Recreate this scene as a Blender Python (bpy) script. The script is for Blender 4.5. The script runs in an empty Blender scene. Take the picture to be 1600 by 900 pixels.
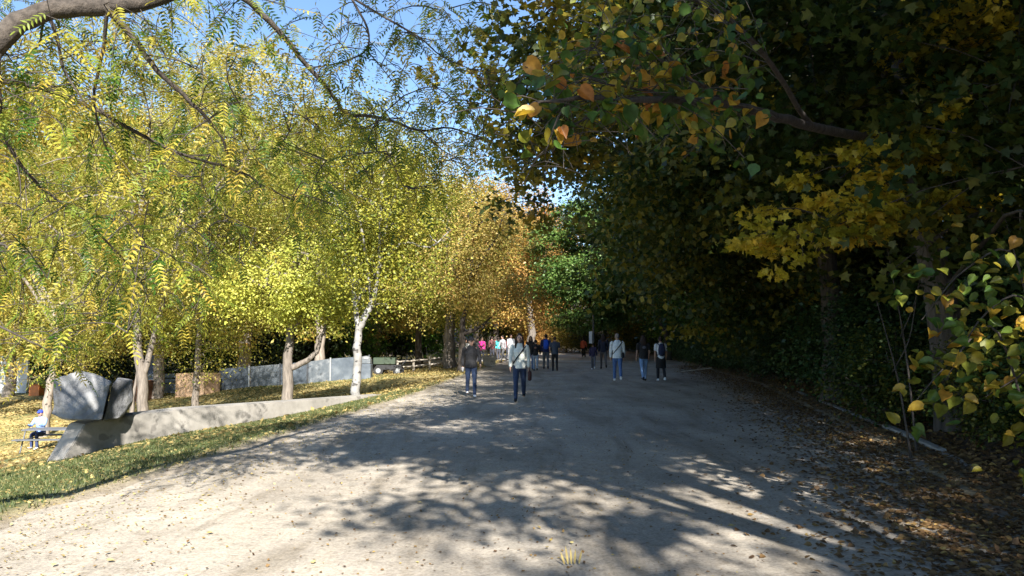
import bpy, bmesh, math, random
import numpy as np
from mathutils import Vector, Matrix, Euler

# ------------------------------------------------------------------ camera, light, exposure
sc = bpy.context.scene
C = sc.collection
F = 1180.0; HOR = 527.0; CZ = 1.68          # focal length in photo pixels, horizon row, eye height
PITCH = math.atan((HOR - 450.0) / F)
cam = bpy.data.cameras.new('camera'); camo = bpy.data.objects.new('camera', cam); C.objects.link(camo)
cam.sensor_width = 36; cam.lens = F / 1600 * 36
camo.location = (0, 0, CZ); camo.rotation_euler = (math.pi / 2 + PITCH, 0, 0)
cam.clip_start = 0.05; cam.clip_end = 2000
sc.camera = camo

SUN_AZ = (0.2, -0.98); SUN_EL = math.radians(34)
world = bpy.data.worlds.new('World'); sc.world = world; world.use_nodes = True
wn = world.node_tree; wn.nodes.clear()
wo = wn.nodes.new('ShaderNodeOutputWorld'); bg = wn.nodes.new('ShaderNodeBackground'); sky = wn.nodes.new('ShaderNodeTexSky')
sky.sky_type = 'NISHITA'; sky.sun_disc = False
sky.sun_elevation = SUN_EL; sky.sun_rotation = math.atan2(SUN_AZ[0], SUN_AZ[1])
sky.altitude = 100; sky.air_density = 1.0; sky.dust_density = 0.0; sky.ozone_density = 4.0
bg.inputs['Strength'].default_value = 0.082
wn.links.new(sky.outputs[0], bg.inputs[0]); wn.links.new(bg.outputs[0], wo.inputs[0])
sl = bpy.data.lights.new('sun', 'SUN'); sl.energy = 5.0; sl.angle = math.radians(0.53); sl.color = (1.0, 0.96, 0.89)
so = bpy.data.objects.new('sun', sl); C.objects.link(so)
sd = Vector((SUN_AZ[0] * math.cos(SUN_EL), SUN_AZ[1] * math.cos(SUN_EL), math.sin(SUN_EL)))
so.rotation_euler = sd.to_track_quat('Z', 'Y').to_euler(); so.location = (20, -40, 40)
sc.view_settings.view_transform = 'Standard'; sc.view_settings.look = 'None'
sc.view_settings.exposure = 1.65; sc.view_settings.gamma = 1.0; sc.view_settings.use_curve_mapping = False
sc.cycles.max_bounces = 6; sc.cycles.diffuse_bounces = 3; sc.cycles.glossy_bounces = 2
sc.cycles.transmission_bounces = 4; sc.cycles.transparent_max_bounces = 4
sc.cycles.sample_clamp_indirect = 6

# ------------------------------------------------------------------ terrain
def smooth(a, b, x):
    t = np.clip((x - a) / (b - a), 0, 1); return t * t * (3 - 2 * t)
ORD = ['first', 'second', 'third', 'fourth', 'fifth', 'sixth', 'seventh', 'eighth', 'ninth', 'tenth', 'eleventh', 'twelfth', 'thirteenth', 'fourteenth', 'fifteenth', 'sixteenth', 'seventeenth', 'eighteenth', 'nineteenth', 'twentieth'] + ['twenty-' + a for a in ('first', 'second', 'third', 'fourth', 'fifth', 'sixth', 'seventh', 'eighth', 'ninth')] + ['thirtieth']
LY = [-60, 0, 7, 22, 47, 60, 80, 110, 400]; LX = [-8, -5.3, -4.5, -2.8, -0.9, 0.6, 3.0, 5.0, 5.0]
RY = [-60, 0, 6, 12, 27, 42, 60, 80, 110, 400]; RX = [2.4, 3.4, 4.3, 5.9, 8.9, 10.6, 12.6, 13.2, 12.0, 12.0]
def xl(y): return np.interp(y, LY, LX)
def xr(y): return np.interp(y, RY, RX)
def wob(x, y):
    return (0.05 * np.sin(0.31 * x + 1.3) * np.sin(0.27 * y + .4) + 0.03 * np.sin(0.9 * x + .5 * y) + 0.02 * np.sin(1.7 * y - 1.1 * x + 2))
def H(x, y):
    """height of the terrain (the path itself is level, the lawn falls to the left, the hill rises to the right)"""
    x = np.asarray(x, float); y = np.asarray(y, float)
    k = 0.17 + (0.085 - 0.17) * smooth(26, 46, y)
    k = k * (1 - 0.6 * smooth(50, 70, y))
    s = np.maximum(xl(y) - x, 0)
    s2 = np.where(s < 1.0, s * s * 0.5, s - 0.5)
    s2 = 30 * (1 - np.exp(-s2 / 30)) * 1.0 + 0 * s2
    s2 = np.where(s < 18, np.where(s < 1.0, s * s * 0.5, s - 0.5), 17.5 + 22 * (1 - np.exp(-np.maximum(s - 18, 0) / 22)))
    zl = -k * s2
    r = np.maximum(x - xr(y) - 0.7, 0)
    r2 = np.where(r < 1.5, r * r / 3.0, r - 0.75)
    zr = 0.48 * np.minimum(r2, 26)
    zf = 0.09 * np.maximum(y - 92, 0) * (1 - 0.0 * y)
    amp = smooth(0.5, 5, s) + smooth(0.5, 4, r)
    return zl + zr + np.minimum(zf, 14) + wob(x, y) * amp
def h(x, y): return float(H(x, y))
def ray(px, py):
    r = Vector(((px - 800) / F, 1, 0)); v = (450 - py) / F
    d = Vector((r.x, math.cos(PITCH) - v * math.sin(PITCH), math.sin(PITCH) + v * math.cos(PITCH)))
    return d / d.y
def P(px, py, d):
    """point at ground distance d (metres forward) seen in direction px, py"""
    q = ray(px, py) * d; return Vector((q.x, q.y, q.z + CZ))
def G(px, py, dmax=120):
    """point of the ground seen in direction px, py"""
    q = ray(px, py); t = 3.0
    while t < dmax:
        if CZ + q.z * t < h(q.x * t, t): break
        t *= 1.003
    return Vector((q.x * t, t, h(q.x * t, t)))
def onground(px, d):
    x = (px - 800) / F * d; return Vector((x, d, h(x, d)))

# ------------------------------------------------------------------ object helpers
def tag(o, label=None, cat=None, group=None, kind=None):
    if label: o['label'] = label
    if cat: o['category'] = cat
    if group: o['group'] = group
    if kind: o['kind'] = kind
    return o
def empty(name, loc=(0, 0, 0), rz=0, label=None, cat=None, group=None):
    o = bpy.data.objects.new(name, None); C.objects.link(o); o.location = loc; o.rotation_euler = (0, 0, rz)
    o.empty_display_size = 0.2
    return tag(o, label, cat, group)
def mesh_np(name, V, Fc, mat, tint=None, smooth_=False, matidx=None):
    """V (n,3); Fc = (m,k) array or list of arrays with different k"""
    if isinstance(Fc, np.ndarray): Fc = [Fc]
    Fc = [f for f in Fc if len(f)]
    me = bpy.data.meshes.new(name)
    me.vertices.add(len(V)); me.vertices.foreach_set('co', np.asarray(V, np.float32).ravel())
    loops = np.concatenate([f.ravel() for f in Fc]).astype(np.int32)
    cnt = np.concatenate([np.full(len(f), f.shape[1]) for f in Fc]); st = np.concatenate([[0], np.cumsum(cnt)[:-1]]).astype(np.int32)
    me.loops.add(len(loops)); me.loops.foreach_set('vertex_index', loops)
    me.polygons.add(len(cnt)); me.polygons.foreach_set('loop_start', st)
    try: me.polygons.foreach_set('loop_total', cnt.astype(np.int32))
    except Exception: pass
    if smooth_: me.polygons.foreach_set('use_smooth', np.ones(len(cnt), bool))
    if tint is not None:
        a = me.attributes.new('tint', 'FLOAT', 'FACE'); a.data.foreach_set('value', np.asarray(tint, np.float32))
    mats = mat if isinstance(mat, (list, tuple)) else [mat]
    for m in mats: me.materials.append(m)
    if matidx is not None: me.polygons.foreach_set('material_index', np.asarray(matidx, np.int32))
    me.update(calc_edges=True); me.validate()
    return me
def link(name, me, parent=None):
    o = bpy.data.objects.new(name, me); C.objects.link(o)
    if parent is not None: o.parent = parent
    return o
class MB:
    """collects shapes, then links them as one mesh object"""
    def __init__(s): s.v = []; s.f = []
    def add(s, vs, fs):
        n = len(s.v); s.v += [tuple(v) for v in vs]; s.f += [[i + n for i in f] for f in fs]; return s
    def box(s, x0, x1, y0, y1, z0, z1, M=None, bev=0.0):
        bm = bmesh.new(); bmesh.ops.create_cube(bm, size=1)
        for v in bm.verts: v.co = Vector(((x0 + x1) / 2 + v.co.x * (x1 - x0), (y0 + y1) / 2 + v.co.y * (y1 - y0), (z0 + z1) / 2 + v.co.z * (z1 - z0)))
        if bev: bmesh.ops.bevel(bm, geom=bm.edges[:], offset=bev, segments=1, affect='EDGES')
        if M is not None: bm.transform(M)
        bm.verts.index_update()
        s.add([v.co.copy() for v in bm.verts], [[v.index for v in f.verts] for f in bm.faces]); bm.free(); return s
    def tube(s, pts, rad, n=8, cap=True):
        V, Q = tube_np(pts, rad, n); base = len(s.v)
        s.add(V.tolist(), Q.tolist())
        if cap:
            m = len(pts); s.f.append([base + i for i in range(n)][::-1]); s.f.append([base + (m - 1) * n + i for i in range(n)])
        return s
    def lathe(s, prof, n=16, cx=0, cy=0):
        base = len(s.v)
        for r, z in prof:
            for k in range(n): a = 2 * math.pi * k / n; s.v.append((cx + r * math.cos(a), cy + r * math.sin(a), z))
        for i in range(len(prof) - 1):
            for k in range(n):
                a = base + i * n + k; b = base + i * n + (k + 1) % n; s.f.append([a, b, b + n, a + n])
        s.f.append([base + k for k in range(n)][::-1]); s.f.append([base + (len(prof) - 1) * n + k for k in range(n)])
        return s
    def build(s, name, mat, parent=None, sm=False):
        me = bpy.data.meshes.new(name); me.from_pydata(s.v, [], s.f)
        me.materials.append(mat)
        if sm: me.polygons.foreach_set('use_smooth', np.ones(len(me.polygons), bool))
        me.update(); return link(name, me, parent)
def tube_np(pts, rad, n=6):
    pts = np.asarray(pts, float); m = len(pts); rad = np.asarray(rad, float) * np.ones(m)
    T = np.gradient(pts, axis=0); T /= np.linalg.norm(T, axis=1)[:, None] + 1e-9
    ref = np.array([0.0, 0, 1]) if abs(T[:, 2]).mean() < .8 else np.array([1.0, 0, 0])
    A = np.cross(T, ref); A /= np.linalg.norm(A, axis=1)[:, None] + 1e-9; B = np.cross(T, A)
    a = np.arange(n) / n * 2 * np.pi
    V = pts[:, None, :] + rad[:, None, None] * (np.cos(a)[None, :, None] * A[:, None, :] + np.sin(a)[None, :, None] * B[:, None, :])
    i = np.arange(m - 1)[:, None] * n + np.arange(n)[None, :]; j = np.arange(m - 1)[:, None] * n + (np.arange(n)[None, :] + 1) % n
    Q = np.stack([i, j, j + n, i + n], -1).reshape(-1, 4)
    return V.reshape(-1, 3), Q
class NB:
    """numpy collector of quads"""
    def __init__(s): s.V = []; s.Q = []; s.n = 0
    def tube(s, pts, rad, n=5):
        V, Q = tube_np(pts, rad, n); s.V.append(V); s.Q.append(Q + s.n); s.n += len(V)
    def build(s, name, mat, parent=None, kind=None, sm=True):
        o = link(name, mesh_np(name, np.concatenate(s.V), np.concatenate(s.Q), mat, smooth_=sm), parent)
        return tag(o, kind=kind)
def curve(pts, sub=4):
    """Catmull-Rom through points"""
    p = np.asarray(pts, float); p = np.vstack([2 * p[0] - p[1], p, 2 * p[-1] - p[-2]]); out = []
    for i in range(1, len(p) - 2):
        for t in np.arange(sub) / sub:
            out.append(.5 * ((2 * p[i]) + (-p[i - 1] + p[i + 1]) * t + (2 * p[i - 1] - 5 * p[i] + 4 * p[i + 1] - p[i + 2]) * t * t + (-p[i - 1] + 3 * p[i] - 3 * p[i + 1] + p[i + 2]) * t ** 3))
    out.append(p[-2]); return np.array(out)

# ------------------------------------------------------------------ materials
def nt(name):
    m = bpy.data.materials.new(name); m.use_nodes = True; t = m.node_tree; t.nodes.clear()
    return m, t, t.nodes.new('ShaderNodeOutputMaterial')
def node(t, typ, **kw):
    n = t.nodes.new(typ)
    for k, v in kw.items():
        if k in n.bl_rna.properties: setattr(n, k, v)
        else: n.inputs[k].default_value = v
    return n
def ramp(t, fac, stops):
    r = t.nodes.new('ShaderNodeValToRGB'); e = r.color_ramp.elements
    while len(e) > len(stops): e.remove(e[-1])
    while len(e) < len(stops): e.new(1)
    for i, (p, c) in enumerate(stops): e[i].position = p; e[i].color = (*c, 1)
    t.links.new(fac, r.inputs[0]); return r.outputs[0]
def mixc(t, fac, a, b, mode='MIX'):
    m = t.nodes.new('ShaderNodeMix'); m.data_type = 'RGBA'; m.blend_type = mode
    for s, v in ((0, fac), (6, a), (7, b)):
        if hasattr(v, 'links'): t.links.new(v, m.inputs[s])
        else: m.inputs[s].default_value = v if s == 0 else (*v, 1)
    return m.outputs[2]
def leaf_mat(name, stops, trans=0.4, rough=0.45, var=0.25):
    m, t, out = nt(name)
    at = node(t, 'ShaderNodeAttribute', attribute_name='tint')
    oi = node(t, 'ShaderNodeObjectInfo')
    ad = node(t, 'ShaderNodeMath', operation='MULTIPLY_ADD'); t.links.new(oi.outputs['Random'], ad.inputs[0]); ad.inputs[1].default_value = var; 
    su = node(t, 'ShaderNodeMath', operation='SUBTRACT'); t.links.new(at.outputs['Fac'], su.inputs[0]); su.inputs[1].default_value = var / 2
    t.links.new(su.outputs[0], ad.inputs[2])
    col = ramp(t, ad.outputs[0], stops)
    b = node(t, 'ShaderNodeBsdfPrincipled'); t.links.new(col, b.inputs['Base Color']); b.inputs['Roughness'].default_value = rough
    b.inputs['Specular IOR Level'].default_value = 0.35
    tr = node(t, 'ShaderNodeBsdfTranslucent')
    gp = node(t, 'ShaderNodeNewGeometry'); nz = node(t, 'ShaderNodeTexNoise', Scale=22.0, Detail=3.0); t.links.new(gp.outputs['Position'], nz.inputs['Vector'])
    col = mixc(t, 1.0, col, ramp(t, nz.outputs[0], [(.35, (.72, .68, .6)), (.6, (1.1, 1.1, 1.05))]), 'MULTIPLY'); t.links.new(col, b.inputs['Base Color'])
    tc = mixc(t, 1.0, col, (1.0, 0.98, 0.74), 'MULTIPLY'); t.links.new(tc, tr.inputs[0])
    mx = node(t, 'ShaderNodeMixShader'); mx.inputs[0].default_value = trans
    t.links.new(b.outputs[0], mx.inputs[1]); t.links.new(tr.outputs[0], mx.inputs[2]); t.links.new(mx.outputs[0], out.inputs[0])
    return m
def rough_mat(name, a, b, scale=8.0, rough=0.8, bump=0.3, stretch=(1, 1, 1), c=None, dist=0.02, detail=6, spots=None, metallic=0):
    m, t, out = nt(name)
    tc = node(t, 'ShaderNodeTexCoord'); mp = node(t, 'ShaderNodeMapping'); mp.inputs['Scale'].default_value = stretch
    t.links.new(tc.outputs['Object'], mp.inputs[0])
    n1 = node(t, 'ShaderNodeTexNoise', Scale=scale, Detail=detail, Roughness=0.65); t.links.new(mp.outputs[0], n1.inputs['Vector'])
    stops = [(0.3, a), (0.7, b)] if c is None else [(0.28, a), (0.5, b), (0.72, c)]
    col = ramp(t, n1.outputs[0], stops)
    if spots:
        n2 = node(t, 'ShaderNodeTexNoise', Scale=spots[1], Detail=3.0); t.links.new(mp.outputs[0], n2.inputs['Vector'])
        f = ramp(t, n2.outputs[0], [(spots[2], (0, 0, 0)), (spots[2] + .06, (1, 1, 1))]); col = mixc(t, f, col, spots[0])
    bs = node(t, 'ShaderNodeBsdfPrincipled'); t.links.new(col, bs.inputs['Base Color']); bs.inputs['Roughness'].default_value = rough
    bs.inputs['Metallic'].default_value = metallic
    if bump:
        bp = node(t, 'ShaderNodeBump', Strength=bump, Distance=dist); t.links.new(n1.outputs[0], bp.inputs['Height']); t.links.new(bp.outputs[0], bs.inputs['Normal'])
    t.links.new(bs.outputs[0], out.inputs[0]); return m

def sh(c): # sRGB 0-255 to linear
    return tuple(((v / 255 + .055) / 1.055) ** 2.4 if v / 255 > .04045 else v / 255 / 12.92 for v in c)

YG = [(0.0, (.06, .11, .015)), (0.3, (.19, .22, .03)), (0.6, (.42, .39, .09)), (0.85, (.56, .48, .14)), (1.0, (.5, .27, .05))]
M = {}
M['leaf_walnut'] = leaf_mat('walnut_leaf', [(0, (.06, .14, .02)), (.4, (.25, .31, .045)), (.7, (.5, .46, .07)), (1, (.6, .44, .08))], .52)
M['leaf_yg'] = leaf_mat('yellow_green_leaf', YG, .47)
M['leaf_gold'] = leaf_mat('golden_leaf', [(0, (.17, .19, .03)), (.4, (.43, .39, .11)), (.75, (.58, .5, .17)), (1, (.52, .32, .08))], .47)
M['leaf_lime'] = leaf_mat('lime_leaf', [(0, (.22, .28, .05)), (.45, (.5, .53, .1)), (.8, (.66, .63, .15)), (1, (.64, .54, .14))], .4)
M['leaf_birch'] = leaf_mat('birch_leaf', [(0, (.13, .18, .03)), (.45, (.34, .34, .05)), (.8, (.52, .46, .08)), (1, (.5, .38, .1))], .4)
M['leaf_brown'] = leaf_mat('russet_leaf', [(0, (.22, .24, .06)), (.4, (.46, .38, .11)), (.75, (.56, .4, .13)), (1, (.5, .28, .11))], .4)
M['leaf_orange'] = leaf_mat('orange_leaf', [(0, (.36, .3, .07)), (.5, (.56, .36, .11)), (1, (.56, .25, .1))], .4)
M['leaf_green'] = leaf_mat('green_leaf', [(0, (.04, .1, .02)), (.5, (.08, .2, .03)), (1, (.17, .28, .04))], .3)
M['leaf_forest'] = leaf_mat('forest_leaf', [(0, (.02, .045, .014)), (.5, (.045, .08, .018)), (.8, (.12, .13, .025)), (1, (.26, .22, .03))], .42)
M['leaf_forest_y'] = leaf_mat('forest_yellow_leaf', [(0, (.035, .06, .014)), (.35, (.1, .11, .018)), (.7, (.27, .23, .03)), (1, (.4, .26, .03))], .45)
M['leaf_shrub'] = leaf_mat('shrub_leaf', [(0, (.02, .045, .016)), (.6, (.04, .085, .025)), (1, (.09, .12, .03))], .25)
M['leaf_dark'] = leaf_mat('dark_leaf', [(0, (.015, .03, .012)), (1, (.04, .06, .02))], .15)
M['leaf_litter'] = leaf_mat('litter_leaf', [(0, (.09, .05, .025)), (.4, (.2, .12, .05)), (.7, (.36, .24, .08)), (1, (.5, .4, .1))], .15, .7, 0)
M['leaf_yellow_litter'] = leaf_mat('yellow_litter_leaf', [(0, (.13, .085, .035)), (.4, (.3, .225, .085)), (.75, (.44, .34, .13)), (1, (.54, .46, .22))], .15, .7, 0)
M['grass'] = leaf_mat('grass_blade', [(0, (.045, .07, .022)), (.5, (.09, .12, .038)), (1, (.24, .22, .1))], .3, .6, 0)
M['bark_grey'] = rough_mat('grey_bark', (.09, .075, .06), (.24, .2, .165), 14, .9, .7, (1, 1, .18), (.34, .3, .25), .03)
M['bark_tan'] = rough_mat('tan_bark', (.065, .055, .045), (.155, .13, .108), 14, .9, .9, (1, 1, .18), (.24, .205, .17), .03)
M['bark_dark'] = rough_mat('dark_bark', (.02, .016, .013), (.06, .048, .04), 16, .9, .7, (1, 1, .2), (.1, .085, .07), .03)
M['bark_brown'] = rough_mat('brown_bark', (.02, .016, .012), (.06, .048, .038), 22, .9, 1.0, (1, 1, 1), (.11, .09, .072), .02)
M['bark_birch'] = rough_mat('birch_bark', (.17, .16, .148), (.33, .315, .29), 3, .7, .3, (1, 1, 2), None, .01, spots=((.05, .045, .04), 5.0, .57))
M['concrete'] = rough_mat('concrete', (.17, .155, .135), (.29, .268, .235), 1.6, .85, .3, (1, 1, 1), (.38, .352, .31), .02, detail=12, spots=((.18, .165, .145), 3.2, .6))
M['stone'] = rough_mat('grey_stone', (.07, .07, .073), (.16, .16, .162), 2.4, .85, 1.0, (1, 1, 1), (.27, .265, .255), .08, detail=14)
M['kerb'] = rough_mat('kerb_concrete', (.2, .19, .17), (.32, .3, .27), 5, .9, .5, c=(.38, .36, .33))

# ground materials
def ground_material():
    m, t, out = nt('ground_material')
    geo = node(t, 'ShaderNodeNewGeometry')
    n1 = node(t, 'ShaderNodeTexNoise', Scale=0.35, Detail=8.0, Roughness=0.7); t.links.new(geo.outputs['Position'], n1.inputs['Vector'])
    n2 = node(t, 'ShaderNodeTexNoise', Scale=9.0, Detail=8.0, Roughness=0.75); t.links.new(geo.outputs['Position'], n2.inputs['Vector'])
    n3 = node(t, 'ShaderNodeTexVoronoi', Scale=14.0); t.links.new(geo.outputs['Position'], n3.inputs['Vector'])
    grass = ramp(t, n2.outputs[0], [(.3, (.05, .06, .02)), (.55, (.11, .13, .035)), (.75, (.24, .22, .08))])
    leafc = ramp(t, n3.outputs['Color'], [(0, (.2, .13, .05)), (.5, (.42, .32, .11)), (1, (.5, .42, .2))])
    f = ramp(t, n1.outputs[0], [(.38, (0, 0, 0)), (.52, (1, 1, 1))])
    lawn = mixc(t, f, grass, leafc)
    # forest floor on the hill, by attribute
    at = node(t, 'ShaderNodeAttribute', attribute_name='zone')
    soil = ramp(t, n2.outputs[0], [(.3, (.035, .025, .018)), (.55, (.09, .06, .04)), (.75, (.17, .11, .07))])
    sep = node(t, 'ShaderNodeSeparateColor'); t.links.new(at.outputs['Color'], sep.inputs[0])
    green = ramp(t, n2.outputs[0], [(.3, (.045, .06, .022)), (.6, (.09, .11, .04)), (.8, (.22, .2, .1))])
    c1 = mixc(t, sep.outputs[1], lawn, green)
    c2 = mixc(t, sep.outputs[0], c1, soil)
    dirt = ramp(t, n2.outputs[0], [(.3, (.2, .16, .11)), (.7, (.36, .31, .25))])
    c3 = mixc(t, sep.outputs[2], c2, dirt)
    b = node(t, 'ShaderNodeBsdfPrincipled', Roughness=0.95); t.links.new(c3, b.inputs['Base Color'])
    bp = node(t, 'ShaderNodeBump', Strength=0.8, Distance=0.05); t.links.new(n2.outputs[0], bp.inputs['Height']); t.links.new(bp.outputs[0], b.inputs['Normal'])
    t.links.new(b.outputs[0], out.inputs[0]); return m
def path_material():
    m, t, out = nt('path_material')
    geo = node(t, 'ShaderNodeNewGeometry'); ps = geo.outputs['Position']
    n1 = node(t, 'ShaderNodeTexNoise', Scale=0.5, Detail=6.0, Roughness=0.6); t.links.new(ps, n1.inputs['Vector'])
    n2 = node(t, 'ShaderNodeTexNoise', Scale=35.0, Detail=8.0, Roughness=0.8); t.links.new(ps, n2.inputs['Vector'])
    v = node(t, 'ShaderNodeTexVoronoi', Scale=45.0); t.links.new(ps, v.inputs['Vector'])
    base = ramp(t, n1.outputs[0], [(.3, (.31, .272, .225)), (.5, (.39, .345, .288)), (.7, (.465, .415, .35))])
    fine = ramp(t, n2.outputs[0], [(.25, (.5, .48, .45)), (.5, (.95, .95, .95)), (.8, (1.25, 1.22, 1.15))])
    c = mixc(t, 1.0, base, fine, 'MULTIPLY')
    st = ramp(t, v.outputs['Color'], [(0, (.55, .53, .5)), (.6, (1, 1, 1)), (1, (1.2, 1.18, 1.12))]); c = mixc(t, .5, c, mixc(t, 1.0, c, st, 'MULTIPLY'))
    mp = node(t, 'ShaderNodeMapping'); mp.inputs['Scale'].default_value = (1.4, .22, 1); t.links.new(ps, mp.inputs[0])
    n4 = node(t, 'ShaderNodeTexNoise', Scale=1.0, Detail=7.0, Roughness=.7, Distortion=.6); t.links.new(mp.outputs[0], n4.inputs['Vector'])
    c = mixc(t, 1.0, c, ramp(t, n4.outputs[0], [(.36, (.74, .72, .68)), (.5, (1, 1, 1)), (.64, (1.14, 1.13, 1.1))]), 'MULTIPLY')
    n5 = node(t, 'ShaderNodeTexNoise', Scale=6.0, Detail=9.0, Roughness=.8); t.links.new(ps, n5.inputs['Vector'])
    c = mixc(t, 1.0, c, ramp(t, n5.outputs[0], [(.34, (.66, .62, .56)), (.46, (1, 1, 1)), (.7, (1.08, 1.08, 1.08))]), 'MULTIPLY')
    b = node(t, 'ShaderNodeBsdfPrincipled', Roughness=0.9); t.links.new(c, b.inputs['Base Color']); b.inputs['Specular IOR Level'].default_value = .25
    b1 = node(t, 'ShaderNodeBump', Strength=0.6, Distance=0.012); t.links.new(n2.outputs[0], b1.inputs['Height'])
    b2 = node(t, 'ShaderNodeBump', Strength=0.6, Distance=0.15); t.links.new(n1.outputs[0], b2.inputs['Height']); t.links.new(b1.outputs[0], b2.inputs['Normal'])
    t.links.new(b2.outputs[0], b.inputs['Normal']); t.links.new(b.outputs[0], out.inputs[0]); return m
M['ground'] = ground_material(); M['path'] = path_material()

# ------------------------------------------------------------------ ground sheets
def grid(xs, ys, zf):
    X, Y = np.meshgrid(xs, ys); Z = zf(X, Y); nx = len(xs); ny = len(ys)
    V = np.stack([X, Y, Z], -1).reshape(-1, 3)
    i = (np.arange(ny - 1)[:, None] * nx + np.arange(nx - 1)[None, :]).ravel()
    return V, np.stack([i, i + 1, i + nx + 1, i + nx], -1)
def gz(X, Y):
    Z = H(X, Y)
    e = np.minimum(X - xl(Y), xr(Y) - X) + 0.12 * np.sin(Y * 1.9) + 0.1 * np.sin(Y * 4.3 + 1)
    pl = (Y > 47.5) & (Y < 75) & (X > -13)   # plaza off to the left
    ins = smooth(-0.25, 0.35, e)
    ins = np.maximum(ins, smooth(0, .5, np.minimum(np.minimum(Y - 51, 73 - Y), np.minimum(X + 13, 8 - X))))
    return Z + 0.035 - 0.085 * ins
xs = np.concatenate([np.linspace(-420, -60, 20), np.linspace(-55, -14, 55), np.arange(-13.5, 16, .22), np.linspace(17, 60, 40), np.linspace(70, 420, 20)])
ys = np.concatenate([np.linspace(-200, -25, 16), np.arange(-22, 2, 1.0), np.arange(2, 62, .3), np.arange(62, 110, 1.0), np.linspace(112, 900, 40)])
V, Q = grid(xs, ys, gz)
me = mesh_np('ground', V, Q, M['ground'], smooth_=True)
X, Y = V[:, 0], V[:, 1]
zone = np.zeros((len(V), 4), np.float32); zone[:, 3] = 1
zone[:, 0] = np.maximum(smooth(-.6, .8, X - xr(Y)), smooth(85, 100, Y))
sdist = xl(Y) - X
zone[:, 1] = smooth(.1, .6, sdist) * (1 - smooth(3.0, 6.5, sdist + 1.2 * np.sin(Y * .7))) * (1 - smooth(22, 34, Y))
zone[:, 2] = (1 - smooth(0, .5, sdist)) * (1 - zone[:, 0])
ca = me.color_attributes.new('zone', 'FLOAT_COLOR', 'POINT'); ca.data.foreach_set('color', zone.ravel())
tag(link('ground', me), kind='structure')
# gravel path
py_ = np.concatenate([np.linspace(-40, 0, 20), np.arange(0.5, 60, .4), np.linspace(61, 112, 40)]); nu = 30
PV = []; 
for y in py_:
    a, b = float(xl(y)) - .5, float(xr(y)) + .5
    for u in np.linspace(0, 1, nu):
        x = a + (b - a) * u; PV.append((x, y, float(0.012 * math.sin(x * 1.3 + .4 * y) * math.sin(.5 * y) + 0.0 * x)))
PV = np.array(PV); e = (np.abs(PV[:, 0] - (xl(PV[:, 1]) + xr(PV[:, 1])) / 2) - (xr(PV[:, 1]) - xl(PV[:, 1])) / 2)
PV[:, 2] -= 0.02 * np.clip(e, 0, 1)
PV[:, 2] += np.minimum(0.09 * np.maximum(PV[:, 1] - 92, 0), 14)
i = (np.arange(len(py_) - 1)[:, None] * nu + np.arange(nu - 1)[None, :]).ravel()
tag(link('path', mesh_np('path', PV, np.stack([i, i + 1, i + nu + 1, i + nu], -1), M['path'], smooth_=True)), kind='structure')
M['plaza'] = rough_mat('plaza_paving', (.42, .4, .37), (.55, .53, .49), .8, .85, .1)
V, Q = grid(np.linspace(-12.8, 7.5, 30), np.linspace(51.3, 72.6, 30), lambda X, Y: H(X, Y) + 0.012)
tag(link('plaza', mesh_np('plaza', V, Q, M['plaza'])), kind='structure')

# ------------------------------------------------------------------ leaves
def unit(a): return a / (np.linalg.norm(a, axis=-1, keepdims=True) + 1e-9)
T_RHOMB = (np.array([[0, 0, 0], [.5, .42, .06], [0, 1, 0], [-.5, .42, .06]]), [[0, 1, 2, 3]])
T_OVATE = (np.array([[0, 0, 0], [.42, .18, .06], [.5, .5, .09], [0, 1.05, -.05], [-.5, .5, .09], [-.42, .18, .06]]), [[0, 1, 2, 3], [0, 3, 4, 5]])
T_BIG = (np.array([[0, .06, 0], [.22, -.02, .04], [.43, .14, .08], [.5, .38, .1], [.42, .66, .08], [.2, .9, .02], [0, 1.1, -.1], [-.2, .9, .02], [-.42, .66, .08], [-.5, .38, .1], [-.43, .14, .08], [-.22, -.02, .04]]), [[0, 1, 2, 3, 4, 5, 6], [0, 6, 7, 8, 9, 10, 11]])
T_MAPLE = (np.array([[0, 0, 0], [.5, .05, .05], [.36, .28, .03], [.62, .55, .08], [.25, .6, .02], [0, 1.05, -.05], [-.25, .6, .02], [-.62, .55, .08], [-.36, .28, .03], [-.5, .05, .05]]),
           [[0, 1, 2, 4], [2, 3, 4, 4], [0, 4, 5, 6], [0, 6, 8, 9], [6, 7, 8, 8]])
def leaf_mesh(name, pts, U, N, L, W, tint, mat, T=T_RHOMB):
    tv, tf = T; n = len(pts)
    U = unit(U); S = unit(np.cross(U, N)); N2 = np.cross(S, U)
    L = np.broadcast_to(L, n)[:, None, None]; W = np.broadcast_to(W, n)[:, None, None]
    V = pts[:, None] + tv[None, :, 0:1] * W * S[:, None] + tv[None, :, 1:2] * L * U[:, None] + tv[None, :, 2:3] * L * N2[:, None]
    k = len(tv); off = (np.arange(n) * k)
    quads = [f for f in tf if len(set(f)) == 4]; tris = [sorted(set(f)) if len(set(f)) == 3 else None for f in tf if len(set(f)) == 3]
    Fs = [(off[:, None, None] + np.array(quads)[None]).reshape(-1, 4)]; tn = [np.repeat(tint, len(quads))]
    if tris: Fs.append((off[:, None, None] + np.array(tris)[None]).reshape(-1, 3)); tn.append(np.repeat(tint, len(tris)))
    return mesh_np(name, V.reshape(-1, 3), Fs, mat, tint=np.concatenate(tn))

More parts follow.
